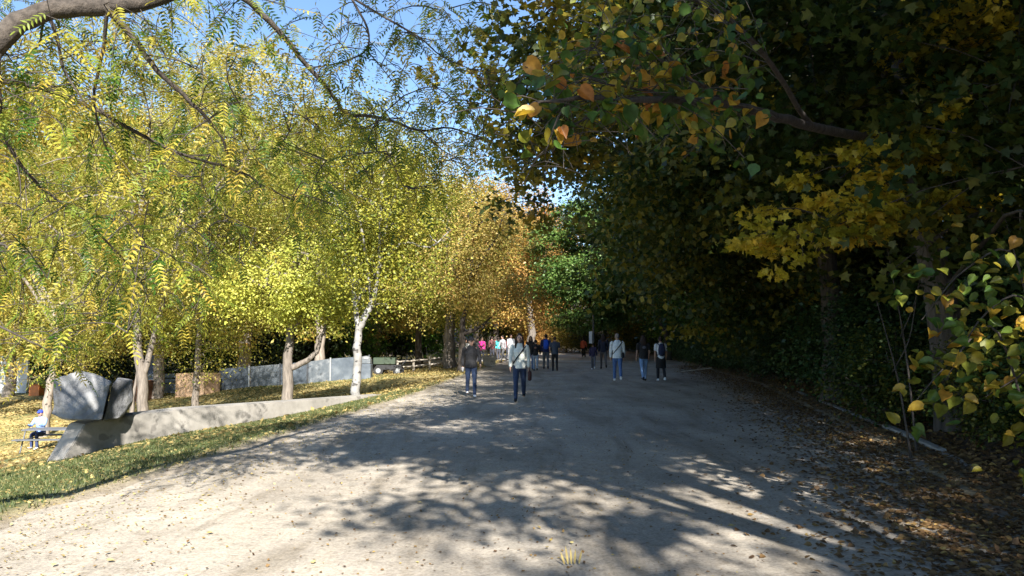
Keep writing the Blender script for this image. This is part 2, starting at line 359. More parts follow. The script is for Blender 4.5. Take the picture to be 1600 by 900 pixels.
def build_tree(name, seed, loc, Ht, crown, tr=.2, path=None, mat='leaf_yg', bark='bark_grey', nclus=420, nleaf=90, ls=(.1, .06), sig=(.55, .55, .32),
               limbs=10, fork=.35, tmean=.5, tsd=.2, lean=(0, 0), gap=.18, droop=.15, T=T_RHOMB, stems=None, shell=2.2, twr=.012, label=None, cat='tree', group=None, limb_r=.42):
    """root Empty at the trunk base; trunk, twigs and foliage below it. crown = (cx,cy,cz,rx,ry,rz) relative to the base"""
    rg = np.random.default_rng(seed)
    root = empty(name, loc, 0, label, cat, group)
    cx, cy, cz, rx, ry, rz = crown; cc = np.array([cx, cy, cz]); cr = np.array([rx, ry, rz])
    top = np.array([cx * .8 + lean[0], cy * .8 + lean[1], min(Ht * .93, cz + rz * .8)])
    stems = stems or [path or [(0, 0, -.3), (.02, 0, Ht * .15), (cx * .2, cy * .2, Ht * .35), (cx * .5, cy * .5, Ht * .6), tuple(top)]]
    nodes = []; tb = NB()
    for si, st in enumerate(stems):
        c = curve(st, 5); m = len(c); tt = np.linspace(0, 1, m)
        c[1:-1] += rg.normal(0, tr * .12, (m - 2, 3)) * [1, 1, 0]
        r0 = tr * (1 if si == 0 else .5); rr = r0 * (1 - tt) ** .8 * .95 + .02
        if si == 0 or abs(c[0][2]) < .5: rr[:3] *= np.array([1.35, 1.12, 1.03])
        tb.tube(c, rr, 10)
        for q, r in zip(c, rr):
            if q[2] > Ht * fork * .8: nodes.append((q, r))
    trunk_nodes = [a for a in nodes if a[0][2] > Ht * fork]
    if not trunk_nodes: trunk_nodes = nodes[-3:]
    for k in range(limbs):
        q, r = trunk_nodes[int(rg.integers(0, max(1, int(len(trunk_nodes) * .8))))]
        a = k * 2.4 + rg.normal(0, .3); el = rg.uniform(-.35, .9)
        dirv = np.array([math.cos(a) * math.cos(el), math.sin(a) * math.cos(el), math.sin(el)])
        end = cc + dirv * cr * rg.uniform(.7, .92)
        if end[2] < q[2] - 1.2: end[2] = q[2] - rg.uniform(.2, 1.2)
        mid = q * .5 + end * .5 + np.array([0, 0, .12 * np.linalg.norm(end - q)]) + rg.normal(0, .2, 3)
        c = curve([q, q * .75 + mid * .25 + rg.normal(0, .08, 3), mid, mid * .4 + end * .6 + rg.normal(0, .2, 3), end], 3)
        lr = min(r * .8, tr * limb_r); rr = lr * (1 - np.linspace(0, 1, len(c))) ** .9 + .012
        tb.tube(c, rr, 6)
        nodes += list(zip(c[2:], rr[2:]))
    tb.build('trunk', M[bark], root)
    # cluster centres in a lumpy ellipsoid
    nn = int(nclus * 1.5)
    d = unit(rg.normal(size=(nn, 3))); w = unit(rg.normal(size=(6, 3))); ph = rg.uniform(0, 6, 6)
    lump = 1 + .13 * sum(np.sin(3.2 * (d @ w[i]) + ph[i]) for i in range(6)) / 1.6
    rad = rg.uniform(0.03, 1, nn) ** (1 / shell) * lump
    cl = cc + d * rad[:, None] * cr
    gw = unit(rg.normal(size=(5, 3))) * 1.35 / (min(rx, rz) / 3.0); gp = rg.uniform(0, 6, 5)
    g = sum(np.sin(cl @ gw[i] * 1.6 + gp[i]) for i in range(5)) / 5
    keep = np.argsort(-g)[:int(nn * (1 - gap))]; rg.shuffle(keep); cl = cl[keep[:nclus]]
    cl = cl[cl[:, 2] > .4]
    NP = np.array([a[0] for a in nodes]); NR = np.array([a[1] for a in nodes])
    tw = NB(); pen = lambda q: np.linalg.norm(cl - q, axis=1) + .9 * np.maximum(q[2] - cl[:, 2], 0)
    dd = np.linalg.norm(cl[:, None] - NP[None], axis=2) + .9 * np.maximum(NP[None, :, 2] - cl[:, None, 2], 0)
    near = dd.argmin(1); best = dd.min(1); NPl = list(NP); NRl = list(NR); done = np.zeros(len(cl), bool)
    for _ in range(len(cl)):
        i = int(np.argmin(np.where(done, 1e9, best))); done[i] = True; ni = near[i]
        a = NPl[ni]; b = cl[i]; L_ = np.linalg.norm(b - a)
        mid = (a + b) / 2 + np.array([0, 0, .1 * L_]) + rg.normal(0, .07 * L_ + .01, 3)
        c = np.array([a, a * .5 + mid * .5 + rg.normal(0, .03, 3), mid, b, b + (b - mid) * .35 - [0, 0, .08]])
        r0 = min(NRl[ni] * .8, .005 * L_ + twr * 1.3, .03)
        tw.tube(c, np.array([1, .85, .7, .5, .2]) * r0, 3)
        for q, r in ((mid, r0 * .8), (b, r0 * .6)):
            NPl.append(q); NRl.append(max(r, .004)); dq = pen(q); up = dq < best; best[up] = dq[up]; near[up] = len(NPl) - 1
    tag(tw.build('twigs', M[bark], root), kind='stuff')
    n = len(cl); cnt = rg.poisson(nleaf, n); idx = np.repeat(np.arange(n), cnt)
    sg = np.array(sig) * rg.uniform(.6, 1.35, (n, 1)); pts = cl[idx] + rg.normal(size=(len(idx), 3)) * sg[idx]
    out = unit(pts - cc); m = len(pts)
    N = unit(np.array([0, 0, 1.0]) * .9 + out * .5 + rg.normal(size=(m, 3)) * .65)
    U = rg.normal(size=(m, 3)) * [1, 1, .35] + out * .5 - np.array([0, 0, 1]) * droop * 2; U = unit(U - (U * N).sum(1)[:, None] * N * .8)
    ct = rg.normal(0, tsd * .8, n); tint = np.clip(tmean + ct[idx] + rg.normal(0, tsd * .7, m), 0, 1)
    s = rg.uniform(.7, 1.25, m)
    fo = link('foliage', leaf_mesh('foliage', pts, U, N, ls[0] * s, ls[1] * s, tint, M[mat], T), root); tag(fo, kind='stuff')
    return root
def kids(o): return KID.get(o.name, [])
KID = {}
def reg(root): KID[root.name] = [o for o in C.objects if o.parent == root]; return root
def copy_tree(root, loc, rz=0, s=1.0, label=None, group=None, mat=None):
    r = root.copy(); C.objects.link(r); r.location = loc; r.rotation_euler = (0, 0, rz); r.scale = (s, s, s)
    if label: r['label'] = label
    if group: r['group'] = group
    for ch in kids(root):
        c = ch.copy(); C.objects.link(c); c.parent = r
    return r
PI = math.pi
exec_parts = []
del exec_parts
def setmat(root, child, mat):
    for o in C.objects:
        if o.parent == root and o.name.startswith(child): o.material_slots[0].link = 'OBJECT'; o.material_slots[0].material = M[mat]

# ------------------------------------------------------------------ concrete wall and stones on it
bots = [(80, 727), (140, 718), (200, 708), (250, 701), (300, 693), (350, 683), (400, 672), (450, 661), (500, 648), (550, 634), (602, 618.5)]
def topy(px): return float(np.interp(px, [80, 140, 195, 300, 400, 500, 602], [664, 659, 651, 638, 631, 624, 616.5]))
WP = [G(a, b, 60) for a, b in bots]
line = [WP[0].lerp(WP[-1], t) for t in np.linspace(0, 1, 11)]
wv = []; wf = []
a0 = WP[0]; a1 = WP[-1]; dirw = (a1 - a0); dirw.z = 0; dirw.normalize(); nw = Vector((-dirw.y, dirw.x, 0))
if nw.y < 0: nw = -nw
TH = .55
for i, q in enumerate(line):
    px = 800 + q.x / q.y * F
    # top height so that the top edge falls as the ramp's coping does
    tpy = topy(px); sh_ = max(0, (0.55 - i * .9)) 
    tq = q + (dirw * .62 if i == 0 else Vector((0, 0, 0)))
    zt = P(800 + tq.x / tq.y * F, tpy, tq.y).z
    zb = min(h(q.x, q.y), h(q.x + nw.x * TH, q.y + nw.y * TH)) - .25
    base = q.copy()
    if i == 0: zt0 = zt
    zt = max(zt, h(q.x, q.y) + .03)
    wv += [(q.x, q.y, zb), (tq.x, tq.y, zt), (tq.x + nw.x * TH, tq.y + nw.y * TH, zt), (q.x + nw.x * TH, q.y + nw.y * TH, zb)]
for i in range(10):
    a = i * 4; b = a + 4
    wf += [[a, b, b + 1, a + 1], [a + 1, b + 1, b + 2, a + 2], [a + 2, b + 2, b + 3, a + 3]]
wf += [[0, 1, 2, 3], [43, 42, 41, 40]]
bm = bmesh.new(); vs = [bm.verts.new(v) for v in wv]
for f in wf: bm.faces.new([vs[i] for i in f])
bmesh.ops.recalc_face_normals(bm, faces=bm.faces[:])
ed = [e for e in bm.edges if e.is_boundary is False and abs(e.calc_face_angle(0)) > .6]
bmesh.ops.bevel(bm, geom=ed, offset=.02, segments=2, affect='EDGES')
me = bpy.data.meshes.new('concrete_wall'); bm.to_mesh(me); bm.free(); me.materials.append(M['concrete'])
tag(link('concrete_wall', me), 'long low concrete retaining wall beside the path, its top running out level with the grass', 'wall')
def rock(name, pts, mat, label, cat, seed=0, amp=.05, sub=4):
    bm = bmesh.new()
    for p in pts: bm.verts.new(p)
    r = bmesh.ops.convex_hull(bm, input=bm.verts[:])
    bmesh.ops.dissolve_limit(bm, angle_limit=math.radians(8), verts=bm.verts[:], edges=bm.edges[:])
    bmesh.ops.bevel(bm, geom=bm.edges[:], offset=.018, segments=1, affect='EDGES')
    bmesh.ops.triangulate(bm, faces=bm.faces[:])
    for _ in range(sub): 
        es = [e for e in bm.edges if e.calc_length() > .16]
        if es: bmesh.ops.subdivide_edges(bm, edges=es, cuts=1)
        bmesh.ops.triangulate(bm, faces=bm.faces[:])
    from mathutils import noise
    bm.normal_update()
    for v in bm.verts:
        n = noise.fractal(v.co * 1.3 + Vector((seed, 0, 0)), .7, 2.1, 5)
        v.co += v.normal * n * amp
    me = bpy.data.meshes.new(name); bm.to_mesh(me); bm.free(); me.materials.append(M[mat])
    return tag(link(name, me), label, cat)
dw = WP[0].y + .35
rock('stone_block', [P(82, 592, dw + .45), P(127, 583, dw + .3), P(156, 586, dw + .2), P(175, 595, dw), P(159, 657, dw - .1), P(108, 655, dw - .1), P(79, 648, dw + .25),
                     P(92, 600, dw + 1.7), P(150, 590, dw + 1.7), P(166, 648, dw + 1.7), P(90, 640, dw + 1.7)], 'stone',
     'big rough grey stone block overhanging the left end of the concrete wall', 'stone', 3, .06)
rock('stone_slab', [P(160, 658, dw + .15), P(176, 598, dw + .3), P(188, 589, dw + .6), P(206, 594, dw + .8), P(207, 628, dw + .8), P(198, 638, dw + .6), P(185, 654, dw + .4),
                    P(170, 655, dw + 1.3), P(184, 592, dw + 1.5), P(205, 596, dw + 1.6), P(200, 640, dw + 1.5)], 'stone',
     'smaller upright grey stone slab leaning against the right side of the big block', 'stone', 9, .04)
wtop = P(125, 664, dw + .3)
pc_ = line[1] * .65 + line[2] * .35 + nw * .3; pc_.z = P(800 + pc_.x / pc_.y * F, 663, pc_.y).z
MBk = MB().box(-.5, .4, -.2, .22, -.1, .22, Matrix.Translation(pc_) @ Matrix.Rotation(math.atan2(dirw.y, dirw.x), 4, 'Z'), .02)  # dark box in place of the shadow gap below the block
tag(MBk.build('shadow_gap_box', M['stone']), 'thin dark grey box standing in for the shadow gap under the big block', 'stone')

# ------------------------------------------------------------------ kerb on the right
kc = random.Random(5); 
kroot = empty('kerb', (float(xr(10)) + .55, 10, 0), 0, 'low concrete kerb half buried in leaves along the right edge of the path', 'kerb')
y = 2.0; k = 0
while y < 30:
    L_ = 1.5; a = Vector((float(xr(y)) + .55, y, 0)); b = Vector((float(xr(y + L_ - .02)) + .55, y + L_ - .02, 0))
    ang = math.atan2(b.y - a.y, b.x - a.x)
    o = MB().box(0, (b - a).length, -.07, .07, -.2, (.1 if 9.5 < y < 13 else .045) + kc.uniform(-.03, .01), None, .015).build('kerb_stone', M['kerb'], kroot)
    o.location = a - kroot.location; o.rotation_euler = (kc.uniform(-.03, .03), kc.uniform(-.012, .012), ang)
    y += L_

# ------------------------------------------------------------------ trees on the lawn (left)
DB = 1.3
def ld(n): return max(30, int(n * DB))
A = onground(229, 26.5)
mA = build_tree('walnut_tree', 11, A, 14, (0.2, 0, 8.4, 5.4, 4, 5.8), .2, mat='leaf_yg', bark='bark_tan', nclus=ld(430), nleaf=85, ls=(.12, .05), limbs=13, gap=.35, tmean=.55, fork=.28,
    stems=[[(0, 0, -.3), (-.05, 0, 1.5), (-.25, 0, 3.2), (-.6, .1, 5.5), (-.3, 0, 8), (0, 0, 12.4)], [(-.1, 0, 1.8), (.25, .1, 3.5), (.8, 0, 6), (1.3, .2, 9.5)], [(-.28, -.15, -.2), (-.35, -.1, 1.0), (-.28, 0, 2.2)]],
    label='grey trunked lawn tree with a double stem rising just right of the upright stone slab')
B = onground(309, 29.5)
build_tree('lawn_tree', 12, B, 11, (.6, 0, 6.8, 3.9, 3.6, 4.8), .14, mat='leaf_yg', bark='bark_tan', nclus=ld(300), nleaf=85, ls=(.11, .05), limbs=12, gap=.35, tmean=.5, fork=.25,
    label='slim pale trunked tree standing in front of the plywood box', twr=.014)
Cc = onground(451, 27)
build_tree('lime_tree', 13, Cc, 6.4, (.3, -.2, 4.2, 2.8, 2.3, 1.75), .2, mat='leaf_lime', bark='bark_tan', nclus=ld(150), nleaf=110, ls=(.09, .075), limbs=9, gap=.42, fork=.42, tmean=.5,
    sig=(.33, .33, .25), stems=[[(0, 0, -.3), (0, 0, 1.6), (.1, 0, 3.2), (.3, 0, 4.8), (.3, 0, 6)], [(.15, 0, 1.5), (.9, -.1, 1.9), (1.3, -.1, 2.8), (1.5, 0, 4)]],
    label='small tree with a low bright lime yellow crown, left of the white birch', droop=.4)
D = onground(558, 23.8)
build_tree('birch_tree', 14, D, 9.3, (.75, 0, 6.0, 2.5, 2.3, 3.5), .135, mat='leaf_birch', bark='bark_birch', nclus=ld(300), nleaf=95, ls=(.085, .065), limbs=12, gap=.3, fork=.3, tmean=.5,
    sig=(.4, .4, .35), stems=[[(0, 0, -.3), (.03, 0, 1.2), (.08, 0, 2.2), (.5, 0, 3.2), (.75, .1, 4.6), (.9, 0, 6.4), (1.0, 0, 8.6)], [(.05, 0, 2.1), (-.15, .1, 3.6), (-.45, 0, 5), (-.75, 0, 6.6)]],
    label='white barked birch forking into two stems beside the concrete wall', limb_r=.42)
E = onground(77, 33)
build_tree('leaning_tree', 15, E, 14, (1.0, 0, 8, 5, 4, 5.4), .21, mat='leaf_yg', bark='bark_grey', nclus=ld(380), nleaf=85, ls=(.12, .055), limbs=13, gap=.35, tmean=.62, fork=.22,
    stems=[[(0, 0, -.3), (.05, 0, 1.5), (.3, 0, 3), (.3, 0, 5), (-.9, 0, 8), (-1.2, 0, 12)], [(.25, 0, 3.0), (1.2, 0, 5.5), (1.8, 0, 9)]],
    label='grey trunked tree behind the seated person and the picnic table')
Fp = onground(721, 38)
build_tree('russet_tree', 16, Fp, 11, (.6, 0, 6.4, 3.4, 3, 4.8), .2, mat='leaf_brown', bark='bark_dark', nclus=ld(250), nleaf=85, ls=(.12, .08), limbs=11, gap=.25, tmean=.4, fork=.25,
    stems=[[(0, 0, -.3), (.05, 0, 1.4), (.1, 0, 2.6), (.5, 0, 5), (.6, 0, 8)], [(.08, 0, 1.9), (1.0, -.1, 2.3), (2.0, -.1, 3.2)]],
    label='russet leaved tree with a slender dark trunk left of the walking man')
Gp = onground(703, 45)
build_tree('pale_trunk_tree', 17, Gp, 12, (-.3, 0, 6.4, 3.6, 3.2, 4.4), .42, mat='leaf_yg', bark='bark_tan', nclus=ld(230), nleaf=80, ls=(.14, .08), limbs=10, gap=.25, tmean=.45, fork=.2,
    label='tree with a thick pale trunk behind the slender dark one, by the rail fence')
Hp = onground(829, 74)
build_tree('orange_tree', 18, Hp, 18, (-1.2, 0, 11.2, 4.4, 3.6, 6.4), .45, mat='leaf_orange', bark='bark_tan', nclus=ld(240), nleaf=80, ls=(.2, .14), limbs=10, gap=.2, tmean=.5, fork=.3,
    label='tall orange leaved tree with a thick sunlit trunk at the far end of the path')
# kinds copied for the trees further back
PA = reg(build_tree('golden_tree', 21, (0, 0, 0), 16, (0, 0, 9.2, 5, 5, 6.6), .3, mat='leaf_gold', bark='bark_grey', nclus=ld(360), nleaf=115, ls=(.16, .09), limbs=13, gap=.38, sig=(.46, .46, .24), fork=.25, label='x', group=None))
PB = reg(build_tree('lawn_tree', 22, (0, 0, 0), 13, (0, 0, 7.4, 4.4, 4.4, 5.4), .24, mat='leaf_yg', bark='bark_grey', nclus=ld(320), nleaf=110, ls=(.15, .085), limbs=12, gap=.4, sig=(.46, .46, .24), fork=.25, label='x'))
PC = reg(build_tree('russet_tree', 23, (0, 0, 0), 11, (0, 0, 6.2, 3.8, 3.8, 4.6), .2, mat='leaf_brown', bark='bark_dark', nclus=ld(300), nleaf=85, ls=(.16, .11), limbs=12, gap=.22, fork=.22, label='x'))
def put(proto, px, d, s, lab, grp, rz, mat=None, first=set()):
    loc = onground(px, d)
    if proto.name not in first:
        first.add(proto.name); r = proto; r.location = loc; r.rotation_euler = (0, 0, rz); r.scale = (s,) * 3; r['label'] = lab
        if grp: r['group'] = grp
    else: r = copy_tree(proto, loc, rz, s, lab, grp)
    r['category'] = 'tree'
    if mat: setmat(r, 'foliage', mat)
    return r
far_left = [
 (PA, -60, 38, .95, 'leftmost golden tree behind the leaning grey tree'), (PA, 130, 44, .98, 'golden tree behind the stone block and the pale tarpaulin'),
 (PA, 385, 50, 1.12, 'tallest golden tree, rising behind the dark hoarding with twigs against the sky'), (PB, 250, 42, 1.0, 'yellow green tree between the brown crate and the plywood box'),
 (PB, 500, 44, 1.02, 'yellow green tree behind the hoarding and the birch'), (PC, 655, 52, .98, 'thin olive tree behind the rail fence post', 'leaf_yg'),
 (PA, 590, 60, .86, 'golden tree standing behind the birch beyond the fences'), (PB, 20, 52, 1.15, 'yellow green tree behind the pale tarpaulin'),
 (PC, 775, 60, .95, 'russet orange tree behind the planter', 'leaf_orange'), (PC, 745, 78, 1.2, 'far russet tree above the crowd on the plaza'),
 (PC, 840, 92, 1.2, 'far orange tree where the path ends', 'leaf_orange'), (PC, 795, 98, 1.3, 'hazy orange tree farthest along the path', 'leaf_orange'),
 (PB, 690, 74, 1.1, 'yellow green tree far beyond the rail fence'), (PA, 460, 75, 1.15, 'far golden tree seen above the lime yellow crown'),
 (PA, 280, 72, 1.2, 'far golden tree seen above the slatted barrier'), (PA, 90, 76, 1.25, 'far golden tree seen above the stone block'), (PA, -120, 68, 1.3, 'far golden tree at the left margin'),
 (PB, 610, 92, 1.1, 'far yellow green tree on the skyline behind the birch'), (PB, 370, 96, 1.25, 'far yellow green tree on the skyline behind the hoarding'), (PB, 180, 100, 1.3, 'far yellow green tree on the skyline behind the stones'),
]
for i, a in enumerate(far_left):
    put(a[0], a[1], a[2], a[3] * (1.3 if a[1] < 520 else 1.32), a[4], 'trees behind the lawn', i * 1.7, a[5] if len(a) > 5 else None)

# ------------------------------------------------------------------ forest on the right
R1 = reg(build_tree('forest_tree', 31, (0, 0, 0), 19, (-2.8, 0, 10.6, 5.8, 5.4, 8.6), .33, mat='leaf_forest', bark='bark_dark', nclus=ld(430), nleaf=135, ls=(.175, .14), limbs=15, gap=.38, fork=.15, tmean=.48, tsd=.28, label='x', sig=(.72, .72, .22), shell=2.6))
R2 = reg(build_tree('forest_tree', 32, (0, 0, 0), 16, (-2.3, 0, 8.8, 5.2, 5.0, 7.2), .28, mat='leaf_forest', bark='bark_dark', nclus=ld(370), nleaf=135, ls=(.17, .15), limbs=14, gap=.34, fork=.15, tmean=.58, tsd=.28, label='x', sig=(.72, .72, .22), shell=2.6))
R3 = reg(build_tree('forest_tree', 34, (0, 0, 0), 13.5, (-1.4, 0, 9.6, 5.2, 5.0, 2.9), .3, mat='leaf_forest', bark='bark_dark', nclus=160, nleaf=240, ls=(.16, .12), limbs=15, gap=.5, fork=.15, tmean=.5, label='x', sig=(.36, .36, .16), shell=2.0))  # flat, gappy crown shaped to cast dappled shade on the path
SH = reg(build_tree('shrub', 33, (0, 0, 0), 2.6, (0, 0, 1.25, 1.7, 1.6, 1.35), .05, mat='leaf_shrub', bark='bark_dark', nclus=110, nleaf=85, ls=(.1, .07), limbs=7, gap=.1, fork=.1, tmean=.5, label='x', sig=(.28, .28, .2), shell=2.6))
rr = random.Random(8); first = set()
def putw(proto, x, y, s, lab, grp, cat, rz, mat=None):
    loc = (x, y, h(x, y) - .1)
    if proto.name not in first:
        first.add(proto.name); r = proto; r.location = loc; r.rotation_euler = (0, 0, rz); r.scale = (s,) * 3; r['label'] = lab; r['group'] = grp
    else: r = copy_tree(proto, loc, rz, s, lab, grp)
    r['category'] = cat
    if mat: setmat(r, 'foliage', mat)
    return r
GF = 'trees of the wooded hill right of the path'
edge = [ # y, dx from the path edge, scale, kind, material
 (20, 1.0, 1.0, R1, 'leaf_forest', 'olive green tree overhanging the path just beyond the near leafy branch'),
 (26.5, 1.4, 1.05, R2, 'leaf_forest', 'yellowing forest edge tree overhanging the walkers on the right'),
 (33, 2.2, 1.0, R1, 'leaf_forest', 'dark forest edge tree behind the two walkers at the right'),
 (40, 2.8, .85, R2, 'leaf_green', 'deep green forest edge tree beyond the walkers at the right'),
 (48, 2.6, .85, R1, 'leaf_forest', 'dark forest edge tree with its trunk right of the narrow sign post'),
 (59, 2.2, .9, R2, 'leaf_green', 'deep green tree behind the bright green one beyond the sign post'),
 (67, 1.5, 1.0, R1, 'leaf_forest', 'dark tree farther along the hill edge'), (79, 1.0, .9, R2, 'leaf_forest_y', 'last yellowing tree of the hill edge before the path bends')]
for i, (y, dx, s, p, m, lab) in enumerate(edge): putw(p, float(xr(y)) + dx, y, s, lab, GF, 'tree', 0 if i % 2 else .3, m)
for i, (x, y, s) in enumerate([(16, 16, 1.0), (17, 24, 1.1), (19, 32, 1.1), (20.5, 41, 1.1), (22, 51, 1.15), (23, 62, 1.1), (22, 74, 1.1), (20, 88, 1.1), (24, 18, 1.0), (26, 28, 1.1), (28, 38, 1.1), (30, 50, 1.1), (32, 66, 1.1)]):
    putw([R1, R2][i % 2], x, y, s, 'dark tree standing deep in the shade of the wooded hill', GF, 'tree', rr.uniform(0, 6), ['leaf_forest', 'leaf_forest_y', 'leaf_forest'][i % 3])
for i, (x, y, s) in enumerate([(6, 100, .95), (0, 108, .9), (12, 98, 1.0), (-8, 112, .9), (-18, 116, .95), (-30, 118, 1), (-44, 116, 1), (-60, 112, 1.05), (-76, 108, 1.05), (-92, 100, 1.1)]):
    putw([R2, R1][i % 2], x, y, s, ORD[[1, 2, 0, 3, 4, 5, 6, 7, 8, 9][i]] + ' distant tree, counted from the right, beyond the end of the path', 'distant trees', 'tree', rr.uniform(0, 6), ['leaf_forest_y', 'leaf_brown', 'leaf_yg'][i % 3])
for i in range(12):
    y = 62 + i * 3.2; x = float(xr(y)) + 1.2 + (i % 3) * .9
    putw(SH, x, y, 1.35 + .2 * (i % 3), ORD[i] + ' small looking dark shrub along the far foot of the hill beyond the sign', 'far shrubs along the hill foot', 'shrub', i, 'leaf_forest' if i % 2 else None)
M['leaf_bgreen'] = leaf_mat('fresh_green_leaf', [(0, (.05, .11, .028)), (.5, (.1, .19, .045)), (1, (.2, .27, .07))], .3)
mp_ = Vector((11.6, 56, h(11.6, 56)))
build_tree('maple_tree', 41, mp_, 13, (-5.4, 0, 6.9, 4.3, 3.8, 4.9), .26, mat='leaf_bgreen', bark='bark_dark', nclus=ld(300), nleaf=130, ls=(.19, .16), limbs=14, gap=.25, fork=.2, tmean=.5, tsd=.25, sig=(.6, .6, .2), shell=2.6,
    stems=[[(0, 0, -.3), (-.2, 0, 1.8), (-1.2, 0, 4), (-2.8, 0, 6.6), (-4.4, 0, 10)], [(-.3, 0, 2), (-.2, .2, 5), (-1.4, 0, 9)]],
    label='bright green sunlit maple bulging left over the path beyond the sign post', group=GF)
# trees added beside and behind the viewer to throw shade on path and branches
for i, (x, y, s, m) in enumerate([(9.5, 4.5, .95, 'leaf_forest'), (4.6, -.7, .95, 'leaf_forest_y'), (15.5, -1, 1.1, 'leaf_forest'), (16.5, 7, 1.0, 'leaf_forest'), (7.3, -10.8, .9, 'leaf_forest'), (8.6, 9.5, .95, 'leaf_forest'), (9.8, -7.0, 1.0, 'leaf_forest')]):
    putw([R1, R3, R1, R2, R3, R3, R3][i], x, y, s, 'dark tree added beside or behind the viewer for the shade it casts', GF, 'tree', [.5, .1, 2, 1, .6, .2, 3][i], m)
# shrubs along the foot of the hill
for i in range(30):
    y = 9.5 + i * 1.9 + rr.uniform(-.4, .4); dx = 1.7 + (.9 if i % 2 else 0) + rr.uniform(-.3, .3) - smooth(25, 45, y) * .9
    s = rr.uniform(.75, 1.15); x = float(xr(y)) + dx
    if y < 14: x += 1.3; s *= .75
    putw(SH, x, y, s, ORD[i] + ' dark green shrub from the near end of the hill foot row', 'shrubs along the foot of the hill', 'shrub', rr.uniform(0, 6))
for i, (x, y, s) in enumerate([(7.3, 11.2, .62), (8.3, 11.6, .75), (7.2, 14.2, .8), (9.6, 11.0, .8), (8.9, 9.4, .6)]):
    putw(SH, x, y, s, ['low shrub just left of the near dark trunk', 'shrub in front of the near dark trunk base', 'shrub left of and behind the near dark trunk', 'shrub right of the near dark trunk', 'smallest shrub low on the near bank at the right'][i], 'shrubs round the near trunk', 'shrub', i * 2, 'leaf_forest')
for i in range(16):
    y = 12 + i * 3.2 + rr.uniform(-1, 1); x = float(xr(y)) + 5.5 + rr.uniform(-.8, 1.8)
    putw(SH, x, y, rr.uniform(1.0, 1.5), ORD[i] + ' dark shrub from the near end among the trunks upslope', 'shrubs on the slope', 'shrub', rr.uniform(0, 6), 'leaf_forest')
for i in range(16):
    px = -40 + i * 47; p_ = onground(px, 62 + 6 * math.sin(i)); 
    putw(SH, p_.x, p_.y, rr.uniform(1.7, 2.6), ORD[i] + ' shrub from the left in the row behind the fences of the lawn', 'shrubs behind the lawn', 'shrub', rr.uniform(0, 6), 'leaf_dark' if i % 3 else 'leaf_green')
for i, (px, d, s, m) in enumerate([(838, 84, 1.5, 'leaf_orange'), (862, 86, 1.6, 'leaf_gold'), (885, 84, 1.5, 'leaf_brown'), (905, 82, 1.3, 'leaf_forest_y'), (815, 88, 1.8, 'leaf_orange'), (790, 86, 1.8, 'leaf_yg'), (925, 80, 1.3, 'leaf_forest'), (765, 84, 1.8, 'leaf_forest')]):
    p_ = onground(px, d); putw(SH, p_.x, p_.y, s, ['rust', 'golden', 'brown', 'olive', 'bright orange', 'yellow green', 'dull green', 'dusky'][i] + ' bush closing the far end of the path', 'bushes at the end of the path', 'shrub', i, m)

# ------------------------------------------------------------------ near walnut: compound leaves hanging over the upper left
rgw = np.random.default_rng(77)
def compound_mesh(seed):
    r = np.random.default_rng(seed); npair = 6 + seed % 3; L_ = .36 + .03 * (seed % 4)
    t = np.linspace(0, 1, 7); dr = r.uniform(.1, .28)
    rach = np.stack([L_ * t, r.normal(0, .01) * t, -dr * L_ * t ** 1.8], -1)
    V, Qd = tube_np(rach, np.linspace(.0022, .001, 7), 3)
    pts = []; U = []; N = []; Ls = []
    for i in range(npair):
        f = .16 + .8 * i / (npair - .3)
        p = np.array([np.interp(f, t, rach[:, j]) for j in range(3)])
        for s in (-1, 1):
            pts.append(p); U.append([.55, s * 1.0, -.25 + r.normal(0, .15)]); N.append([r.normal(0, .25), r.normal(0, .25), 1]); Ls.append((.085 - .03 * abs(f - .45)) * r.uniform(.85, 1.1))
    pts.append(rach[-1]); U.append([1, 0, -.4]); N.append([0, 0, 1]); Ls.append(.075)
    pts = np.array(pts); U = unit(np.array(U, float)); N = np.array(N, float); Ls = np.array(Ls)
    tv, tf = T_OVATE; S = unit(np.cross(U, N)); N2 = np.cross(S, U)
    W = Ls * .3
    LV = (pts[:, None] + tv[None, :, 0:1] * W[:, None, None] * S[:, None] + tv[None, :, 1:2] * Ls[:, None, None] * U[:, None] + tv[None, :, 2:3] * Ls[:, None, None] * .5 * N2[:, None]).reshape(-1, 3)
    LQ = ((np.arange(len(pts)) * 6)[:, None, None] + np.array(tf)[None]).reshape(-1, 4)
    return np.vstack([V, LV]), np.vstack([Qd, LQ + len(V)]), len(Qd)
CV = [compound_mesh(i) for i in range(8)]
CM = []
for i, (v, q, nq) in enumerate(CV):
    for tmean in ((.03, .35, .6, .85)[i % 4],):
        CM.append(mesh_np('walnut_leaf', v, q, M['leaf_walnut'], tint=np.full(len(q), tmean)))
def lookrot(U, N):
    x = Vector(U).normalized(); y = Vector(N).cross(x).normalized(); z = x.cross(y); return Matrix((x, y, z)).transposed().to_4x4()
